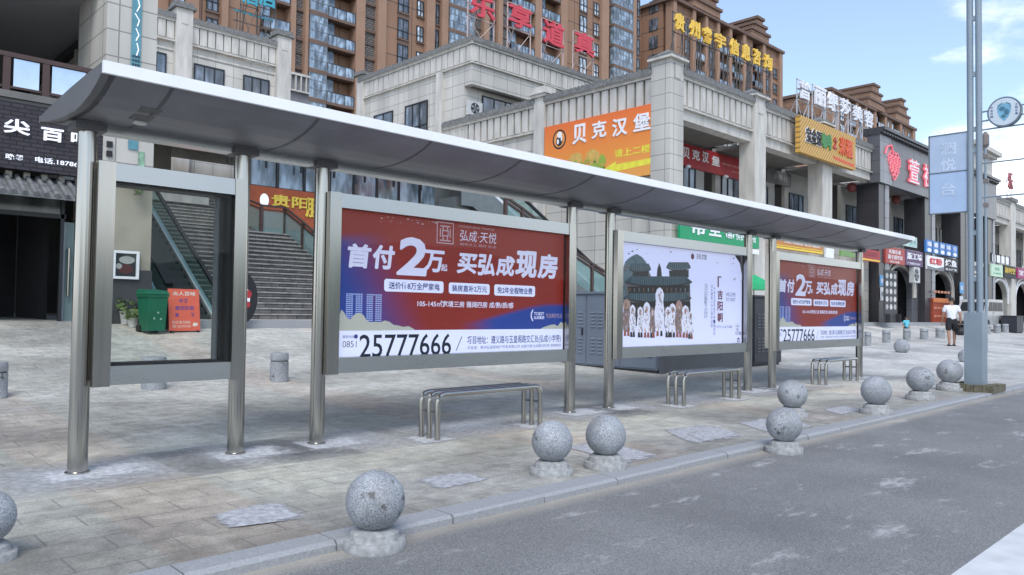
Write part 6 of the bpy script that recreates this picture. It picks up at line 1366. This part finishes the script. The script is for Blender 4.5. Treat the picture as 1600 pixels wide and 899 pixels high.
# ---------------------------------------------------------------- things in front of the shop
def wheelie_bin(p, H, label, gm, rz=0):
    t = thing('wheelie_bin', p, label, 'bin', None, rz); w = H*.46; d = H*.52
    m = MB(); a, b = .42*w, .5*w
    m.hexa([(-a, -d*.42, .06), (a, -d*.42, .06), (a, d*.36, .06), (-a, d*.36, .06), (-b, -d*.5, H*.88), (b, -d*.5, H*.88), (b, d*.48, H*.88), (-b, d*.48, H*.88)]); m.box(-b-.02, b+.02, -d*.53, d*.5, H*.82, H*.88); m.build('body', gm, t, local=True)
    m = MB(); m.hexa([(-b-.03, -d*.56, H*.885), (b+.03, -d*.56, H*.885), (b+.03, d*.52, H*.885), (-b-.03, d*.52, H*.885), (-b+.02, -d*.5, H*.96), (b-.02, -d*.5, H*.96), (b-.02, d*.5, H*1.0), (-b+.02, d*.5, H*1.0)]); m.tube([(-b, d*.56, H*.93), (b, d*.56, H*.93)], .02, 8); m.build('lid', gm, t, local=True)
    for s in (-1, 1): MB().tube([(s*a-.03, d*.38, .1), (s*a+.03, d*.38, .1)], .1, 14).build('wheel', BLACK, t, local=True)
    m = MB(); f = FR((0, -d*.475, H*.38), (1, 0, 0), (0, .02*0, 1)); n = 6
    for k in range(3):
        a0 = R(90+120*k); c, s_ = math.cos(a0), math.sin(a0); m.poly(f, [(.10*w*c*1.6-.05*w*s_, .10*w*s_*1.6+.05*w*c), (.10*w*c*1.6+.09*w*s_, .10*w*s_*1.6-.09*w*c), (.2*w*c*1.3, .2*w*s_*1.3)], .016)
    m.build('recycling_mark', M('bin_mark', (.35, .5, .42), .6), t, local=True)
    return t
BGREEN = M('bin_green', (.006, .125, .062), .45, 0, .12, 3)
pb_ = onG(237, 521); wheelie_bin(pb_, px2m(69, pb_), 'green wheelie bin seen through the empty display case, below the framed notice', BGREEN, .12)
wheelie_bin(onG(1446, 501)+Vector((0, -.3, 0)), 1.3, 'green wheelie bin between the first two arches on the right', BGREEN, 0)
p = onG(1432, 501); m = MB(); m.lathe((p.x, p.y-.3, p.z), [(.38, 0), (.46, .95), (.5, 1.0), (.42, 1.02)], 18); tag(m.build('dustbin', M('bin_teal', (.05, .16, .15), .5, 0, .1), smooth=True), 'round teal dustbin left of the green bin on the right', 'bin')
# red advertising board leaning at the stair
p = onG(289, 520); t = thing('sandwich_board', p, 'salmon red advertising board with white and blue writing beside the green bin', 'sign', None, .1)
w, h = px2m(50, p), px2m(66, p); f = FR((-w/2, 0, .04), (1, 0, 0), (0, .12, 1))
MB().fbox(f, 0, w, 0, h, -.025, 0).build('panel', M('salmon_board', (.72, .13, .075), .5, 0, .06), t, local=True)
MB().hexa([(-w/2+.03, .5, 0), (w/2-.03, .5, 0), (w/2-.03, .53, 0), (-w/2+.03, .53, 0), (-w/2+.03, .12, h), (w/2-.03, .12, h), (w/2-.03, .15, h), (-w/2+.03, .15, h)]).build('rear_leg', INK, t, local=True)
for k in (-1, 1): MB().box(k*w*.42-.03, k*w*.42+.03, -.03, .05, 0, .05).build('foot', INK, t, local=True)
m = MB(); m.text('尖人百味', f, w*.14, h*.84, w*.74, h*.1, .003, 0, .03); m.build('heading', M('board_cream', (.8, .7, .6), .6), t, local=True)
m = MB(); m.text('中餐', f, w*.34, h*.66, w*.28, h*.11, .003, 0, .02); m.text('盒饭炒菜', f, w*.2, h*.49, w*.62, h*.11, .003, 0, .02); m.text('套', f, w*.2, h*.33, w*.12, h*.1, .003, 0, .02); m.text('餐', f, w*.70, h*.33, w*.12, h*.1, .003, 0, .02); m.build('lettering', M('board_violet', (.14, .07, .28), .6), t, local=True)
m = MB(); m.text('电话订餐 免费送', f, w*.1, h*.17, w*.58, h*.07, .003); m.text('营业时间', f, w*.1, h*.08, w*.58, h*.06, .003); m.poly(f, [(w*.74, h*.14), (w*.82, h*.09), (w*.82, h*.12), (w*.92, h*.12), (w*.92, h*.19), (w*.82, h*.19), (w*.82, h*.22)], .003); m.build('small_print', M('board_cream', (0, 0, 0)), t, local=True)
# potted plants by the bin
for px, py, s, lb in ((198, 507, 1.0, 'white pot with a pale green plant left of the green bin'), (207, 512, .7, 'smaller white pot tucked against the green bin')):
    p = onG(px, py); t = thing('potted_plant', p, lb, 'plant'); r = .16*s
    MB().lathe((0, 0, 0), [(r*.75, 0), (r, .28*s), (r*1.08, .3*s), (r*.9, .31*s)], 16).build('pot', M('pot_white', (.50, .50, .48), .5), t, smooth=True, local=True)
    o = leaves('foliage', (p.x, p.y, p.z+.42*s), int(110*s), .34*s, .2*s, .07, M('leaf_yellow_green', (.13, .19, .06), .6, 0, .35, 9), t)
# display rack by the first arch
p = onY(1393, 498, YB-1.3); t = thing('display_rack', (p.x, YB-1.3, ZB), 'dark display rack with round black and white goods in front of the first arch', 'rack')
f = frY(p.x-1.0, YB-1.3, ZB); MB().fbox(f, 0, 1.9, 0, 3.0, -.08, 0).build('panel', M('rack_dark', (.05, .05, .05), .6), t); m = MB()
for i in range(3):
    for j in range(5): m.ell(f, .33+.6*i, .9+.44*j, .2, .16, .004+.0001*(i+j), (i+j) % 2)
m.build('goods', [M('goods_grey', (.40, .40, .39), .6), M('goods_pale', (.60, .60, .58), .6)], t)
MB().fbox(f, .1, .18, 0, .5, .001, .25).fbox(f, 1.7, 1.78, 0, .5, .001, .25).build('foot', INK, t)
# orange crate wall
YC = YB-.35; a, b = onY(1458, 466, YC), onY(1484, 500, YC); t = thing('shop_counter', ((a.x+b.x)/2, YC, ZB), 'orange red patterned counter filling the second arch', 'counter')
m = MB(); m.box(a.x, b.x, YC, YC+.25, ZB, a.z); m.build('body', M('counter_orange', (.30, .05, .02), .6, 0, .4, 4), t); m = MB(); f = frY(a.x, YC, ZB)
for i in range(5):
    for j in range(4): m.fbox(f, .2+i*.68, .66+i*.68, .35+j*.55, .5+j*.55, .002, .02, 0)
m.build('slats', M('counter_pale', (.52, .22, .12), .6), t); m = MB(); m.fbox(f, -.05, b.x-a.x+.05, a.z-ZB-.28, a.z-ZB+.02, .002, .05); m.build('header', M('counter_header', (.55, .16, .04), .6), t)
# dark bin box at the far right edge
p = onG(1592, 521); t = cabinet(p.x-.6, p.x+1.2, p.y, p.y+.9, p.z+1.15, CABD, 'black metal box at the right edge beside the last pale bollard', False, False)
# green sunshade edge beyond the navy cabinet
p = onY(1178, 440, 14.5); t = thing('market_umbrella', (p.x, 14.5, ground_z(p.x, 14.5)), 'small bright green sunshade peeping out behind the navy cabinet', 'umbrella')
MB().lathe((p.x, 14.5, p.z-.1), [(.75, -.22), (.72, -.02), (.3, .22), (.02, .36)], 8).build('canopy', M('umbrella_green', (.02, .36, .14), .6, 0, .1), t)
MB().tube([(p.x, 14.5, ground_z(p.x, 14.5)), (p.x, 14.5, p.z+.1)], .02, 8).build('pole', INK, t)

# ---------------------------------------------------------------- people
SKIN = M('skin', (.34, .19, .125), .6, 0, .06); HAIR = M('black_hair', (.012, .010, .010), .6, 0, .2)
def skin_body(name, J, E, mat, P, sub=2, root='pelvis'):
    me = bpy.data.meshes.new(name); bm = bmesh.new(); ly = bm.verts.layers.skin.verify(); V = {}
    for k, (p, r) in J.items():
        v = bm.verts.new(p); v[ly].radius = (r, r) if not isinstance(r, tuple) else r; v[ly].use_root = (k == root); V[k] = v
    for a, b in E: bm.edges.new((V[a], V[b]))
    bm.to_mesh(me); bm.free(); o = bpy.data.objects.new('tmp', me); COL.objects.link(o)
    o.modifiers.new('s', 'SKIN'); sb = o.modifiers.new('u', 'SUBSURF'); sb.levels = sb.render_levels = sub
    me2 = bpy.data.meshes.new_from_object(o.evaluated_get(bpy.context.evaluated_depsgraph_get())); bpy.data.objects.remove(o)
    b = bpy.data.objects.new(name, me2); COL.objects.link(b); b.parent = P; me2.materials.clear(); me2.materials.append(mat)
    me2.polygons.foreach_set('use_smooth', [True]*len(me2.polygons)); return b
def append_mesh(o, mb):
    bm = bmesh.new(); bm.from_mesh(o.data); vs = [bm.verts.new(v) for v in mb.v]
    for f_ in mb.f:
        try: fc = bm.faces.new([vs[i] for i in f_]); fc.smooth = True
        except Exception: pass
    bm.to_mesh(o.data); bm.free()
def person(p, H, rz, label, shirt, short, stride=.16, bag=False, child=False):
    """faces +Y before rz; walking"""
    t = thing('person', p, label, 'person', None, rz); s = H/1.72; hd = 1.25 if child else 1.0
    Z = lambda z: z*s
    sw = .20*s*(.9 if child else 1)
    J = {'pelvis': ((0, 0, Z(.93)), (.13*s, .10*s)), 'waist': ((0, .01*s, Z(1.08)), (.125*s, .10*s)), 'chest': ((0, .02*s, Z(1.30)), (.15*s, .105*s)), 'neck0': ((0, .02*s, Z(1.44)), .075*s), 'neck': ((0, .03*s, Z(1.50)), .052*s),
         'head0': ((0, .045*s, Z(1.57*1)), .072*s*hd), 'head1': ((0, .05*s, Z(1.66)), .082*s*hd), 'crown': ((0, .045*s, Z(1.72)), .05*s*hd)}
    E = [('pelvis', 'waist'), ('waist', 'chest'), ('chest', 'neck0'), ('neck0', 'neck'), ('neck', 'head0'), ('head0', 'head1'), ('head1', 'crown')]
    for sd, k in ((-1, 'l'), (1, 'r')):
        f_ = stride*sd*s
        J.update({k+'hip': ((sd*.10*s, 0, Z(.88)), .095*s), k+'knee': ((sd*.11*s, f_*.45+.02*s, Z(.50)), .058*s), k+'calf': ((sd*.11*s, f_*.6-.02*s, Z(.33)), .058*s), k+'ankle': ((sd*.11*s, f_*.85-.03*s, Z(.09)), .036*s), k+'toe': ((sd*.12*s, f_*.85+.13*s, Z(.035)), .035*s),
                  k+'sho': ((sd*sw, .01*s, Z(1.40)), .062*s), k+'elb': ((sd*(sw+.06*s), -f_*.35-.03*s, Z(1.12)), .045*s), k+'wri': ((sd*(sw+.075*s), -f_*.5+.05*s, Z(.88)), .030*s), k+'palm': ((sd*(sw+.075*s), -f_*.5+.065*s, Z(.81)), (.036*s, .02*s))})
        E += [('pelvis', k+'hip'), (k+'hip', k+'knee'), (k+'knee', k+'calf'), (k+'calf', k+'ankle'), (k+'ankle', k+'toe'), ('chest', k+'sho'), (k+'sho', k+'elb'), (k+'elb', k+'wri'), (k+'wri', k+'palm')]
    b = skin_body('body', J, E, SKIN, t)
    g = MB()
    for k, sd in (('l', -1), ('r', 1)):
        c = Vector(J[k+'palm'][0]); cl = .035*s if (bag and k == 'r') else .015*s
        for i in range(4):
            o = Vector((0, (i-1.5)*.019*s, -.02*s)); L = (.07, .08, .075, .06)[i]*s
            g.tube([c+o, c+o+Vector((-sd*cl*.3, .004*s, -L*.55)), c+o+Vector((-sd*cl*1.4, .008*s, -L))], [.0095*s, .0085*s, .0065*s], 7)
        g.tube([c+Vector((0, .03*s, .02*s)), c+Vector((-sd*.012*s, .06*s, -.02*s)), c+Vector((-sd*.02*s, .06*s, -.055*s))], [.011*s, .010*s, .007*s], 7)
    hz = Vector((0, .05*s, Z(1.635)))
    for sd in (-1, 1):
        g.lathe(hz+Vector((sd*.082*s*hd, -.01*s, 0)), [(.002, -.03*s), (.014*s, -.02*s), (.018*s, .0), (.014*s, .025*s), (.002, .032*s)], 8)
    g.tube([hz+Vector((0, .078*s*hd, .02*s)), hz+Vector((0, .105*s*hd, -.025*s)), hz+Vector((0, .08*s*hd, -.032*s))], [.008*s, .014*s, .008*s], 8)
    append_mesh(b, g)
    fm = MB(); f = FR(hz+Vector((0, .083*s*hd, 0)), (-1, 0, 0), (0, 0, 1))
    for sd in (-1, 1): fm.ell(f, sd*.032*s, .008*s, .012*s, .007*s, .006, 0, 10); fm.fbox(f, sd*.032*s-.018*s, sd*.032*s+.018*s, .024*s, .03*s, -.01, .004)
    fm.ell(f, 0, -.062*s, .024*s, .007*s, .002, 1, 12); fm.build('face_features', [INK, M('lips', (.25, .08, .07), .6)], t, local=True)
    hh = MB(); n = 10; k0 = .09*s*hd
    prof = [(k0*1.02*math.cos(a), k0*1.12*math.sin(a)) for a in [R(-12+i*11.3) for i in range(9)]] + [(.002, k0*1.13)]
    hh.lathe((0, .035*s, Z(1.655)), prof, 18, 0, .02); hh.build('hair', HAIR, t, smooth=True, local=True)
    # T-shirt and shorts as skinned surfaces a little outside the body
    JS = {'pelvis': ((0, 0, Z(.82)), (.168*s, .14*s)), 'a': ((0, .01*s, Z(1.08)), (.155*s, .13*s)), 'b': ((0, .02*s, Z(1.30)), (.172*s, .13*s)), 'c': ((0, .02*s, Z(1.43)), (.085*s, .08*s))}
    ES = [('pelvis', 'a'), ('a', 'b'), ('b', 'c')]
    for sd, k in ((-1, 'l'), (1, 'r')):
        JS[k+'s'] = ((sd*sw*1.0, .01*s, Z(1.395)), .085*s); e = Vector(J[k+'elb'][0]); q = Vector(J[k+'sho'][0]); JS[k+'e'] = (tuple(q.lerp(e, .72)), .075*s); ES += [('b', k+'s'), (k+'s', k+'e')]
    skin_body('t_shirt', JS, ES, shirt, t)
    JT = {'pelvis': ((0, 0, Z(.93)), (.150*s, .125*s))}; ET = [('pelvis', 'w')]; JT['w'] = ((0, .005*s, Z(1.08)), (.135*s, .115*s))
    for sd, k in ((-1, 'l'), (1, 'r')):
        h_, kn = Vector(J[k+'hip'][0]), Vector(J[k+'knee'][0]); JT[k+'h'] = (tuple(h_+Vector((0, 0, -.03*s))), .122*s); JT[k+'k'] = (tuple(h_.lerp(kn, .93)), .098*s); ET += [('pelvis', k+'h'), (k+'h', k+'k')]
    skin_body('shorts', JT, ET, short, t)
    for sd, k in ((-1, 'l'), (1, 'r')):
        a = Vector(J[k+'ankle'][0]); m = MB(); m.hexa([(a.x-.045*s, a.y-.07*s, 0), (a.x+.045*s, a.y-.07*s, 0), (a.x+.05*s, a.y+.2*s, 0), (a.x-.05*s, a.y+.2*s, 0), (a.x-.042*s, a.y-.065*s, .05*s), (a.x+.042*s, a.y-.065*s, .05*s), (a.x+.045*s, a.y+.19*s, .03*s), (a.x-.045*s, a.y+.19*s, .03*s)]); m.build('shoe', INK, t, local=True)
    return t, Vector(J['rpalm'][0]), s
p = onG(1487, 541); H = px2m(75, p)
mt_, hand, s = person(p, H, R(-60), 'man in white T-shirt and black shorts walking away with a black bag', M('white_cotton', (.72, .73, .76), .8, 0, .05, 6), M('black_cotton', (.015, .015, .017), .85, 0, .2, 6), bag=True)
hw = Matrix.Rotation(R(-60), 4, 'Z') @ hand + p
t = thing('handbag', (hw.x, hw.y, hw.z-.42*s), "black bag hanging from the walking man's hand", 'bag')
m = MB(); m.lathe((0, 0, 0), [(.10*s, 0), (.16*s, .05*s), (.17*s, .16*s), (.11*s, .25*s), (.04*s, .28*s)], 14, 0, .05); m.build('bag_body', M('black_bag', (.014, .014, .015), .5, 0, .2, 8), t, smooth=True, local=True)
m = MB(); m.tube([(-.05*s, 0, .25*s), (-.03*s, 0, .34*s), (0, 0, .385*s), (.03*s, 0, .34*s), (.05*s, 0, .25*s)], .008*s, 6); m.build('handle', INK, t, local=True)
p = onG(1416, 532); person(p, px2m(37, p), R(150), 'small child in a light blue T-shirt behind the stone bollards', M('sky_blue_cotton', (.12, .50, .62), .8, 0, .05, 6), M('dark_cotton', (.03, .03, .05), .85, 0, .2, 6), .05, child=True)
# ---------------------------------------------------------------- silver van behind the lamp
p = onY(1531, 503, 15.6); gz = ground_z(p.x, 15.6); t = thing('parked_van', (p.x, 15.6, gz), 'silver grey minivan parked behind the street lamp', 'van')
Lv = 4.6; hv = onY(1531, 468, 15.6).z-gz; k = Lv/4.2; VP = M('van_silver', (.50, .50, .49), .35, .3, .05)
sh_ = [(-2.1, .35), (-2.12, .75), (-2.05, .98), (-1.72, 1.12), (-1.2, 1.72), (-.95, 1.86), (1.9, 1.88), (2.02, 1.80), (2.1, 1.1), (2.1, .38), (1.85, .3), (1.62, .3), (1.5, .55), (1.25, .65), (1.0, .55), (.9, .3), (-.95, .3), (-1.05, .55), (-1.3, .65), (-1.55, .55), (-1.65, .3), (-2.0, .3)]
hs = hv/1.88; f = FR((p.x, 15.6, gz), (1, 0, 0), (0, 0, 1)); P_ = [(a*k, b*hs) for a, b in sh_]
MB().prism(f, P_, -.85, .85).build('body', VP, t)
VGL = M('van_dark_glass', (.02, .022, .025), .35, 0, 0, spec=.2)
def vwin(pts, c0, c1, nm='window'): MB().prism(f, [(a*k, b*hs) for a, b in pts], c0, c1).build(nm, VGL, t)
vwin([(-1.25, 1.15), (-1.0, 1.7), (-.35, 1.7), (-.35, 1.15)], .851, .862); vwin([(-.25, 1.15), (-.25, 1.7), (.75, 1.7), (.75, 1.15)], .851, .862); vwin([(.85, 1.15), (.85, 1.7), (1.85, 1.7), (1.95, 1.15)], .851, .862)
m = MB(); m.hexa([f.pt(a*k, b*hs, c) for a, b, c in ((-1.70, 1.17, -.72), (-1.70, 1.17, .72), (-1.25, 1.69, .68), (-1.25, 1.69, -.68), (-1.735, 1.17, -.72), (-1.735, 1.17, .72), (-1.285, 1.69, .68), (-1.285, 1.69, -.68))]); m.build('windscreen', VGL, t)
for x in (-1.3, 1.25):
    for c in (.70, -.86):
        m = MB(); m.tube([f.pt(x*k, .31*hs, c), f.pt(x*k, .31*hs, c+.18)], .31*hs, 20); w_ = m.build('wheel', BLACK, t); m = MB(); m.tube([f.pt(x*k, .31*hs, c+(.181 if c > 0 else -.01)), f.pt(x*k, .31*hs, c+(.19 if c > 0 else -.001))], .19*hs, 16); m.build('rim', STEEL, w_)
for c in (-.6, .6): MB().fbox(FR((p.x-2.135*k, 15.6-c, gz+.72*hs), (0, -1, 0), (0, 0, 1)), -.16, .16, 0, .2, -.03, .012).build('headlight', M('lamp_lens', (.6, .62, .62), .15), t)
MB().fbox(FR((p.x-2.12*k, 15.6, gz+.35*hs), (0, -1, 0), (0, 0, 1)), -.84, .84, 0, .2, -.02, .05).build('bumper', INK, t)
m = MB(); m.prism(f, [(-.28*k, .5*hs), (-.27*k, .5*hs), (-.27*k, 1.15*hs), (-.28*k, 1.15*hs)], .8505, .854); m.fbox(f, -.18*k, -.05*k, 1.02*hs, 1.06*hs, .851, .88); m.build('side_door_handle', INK, t)
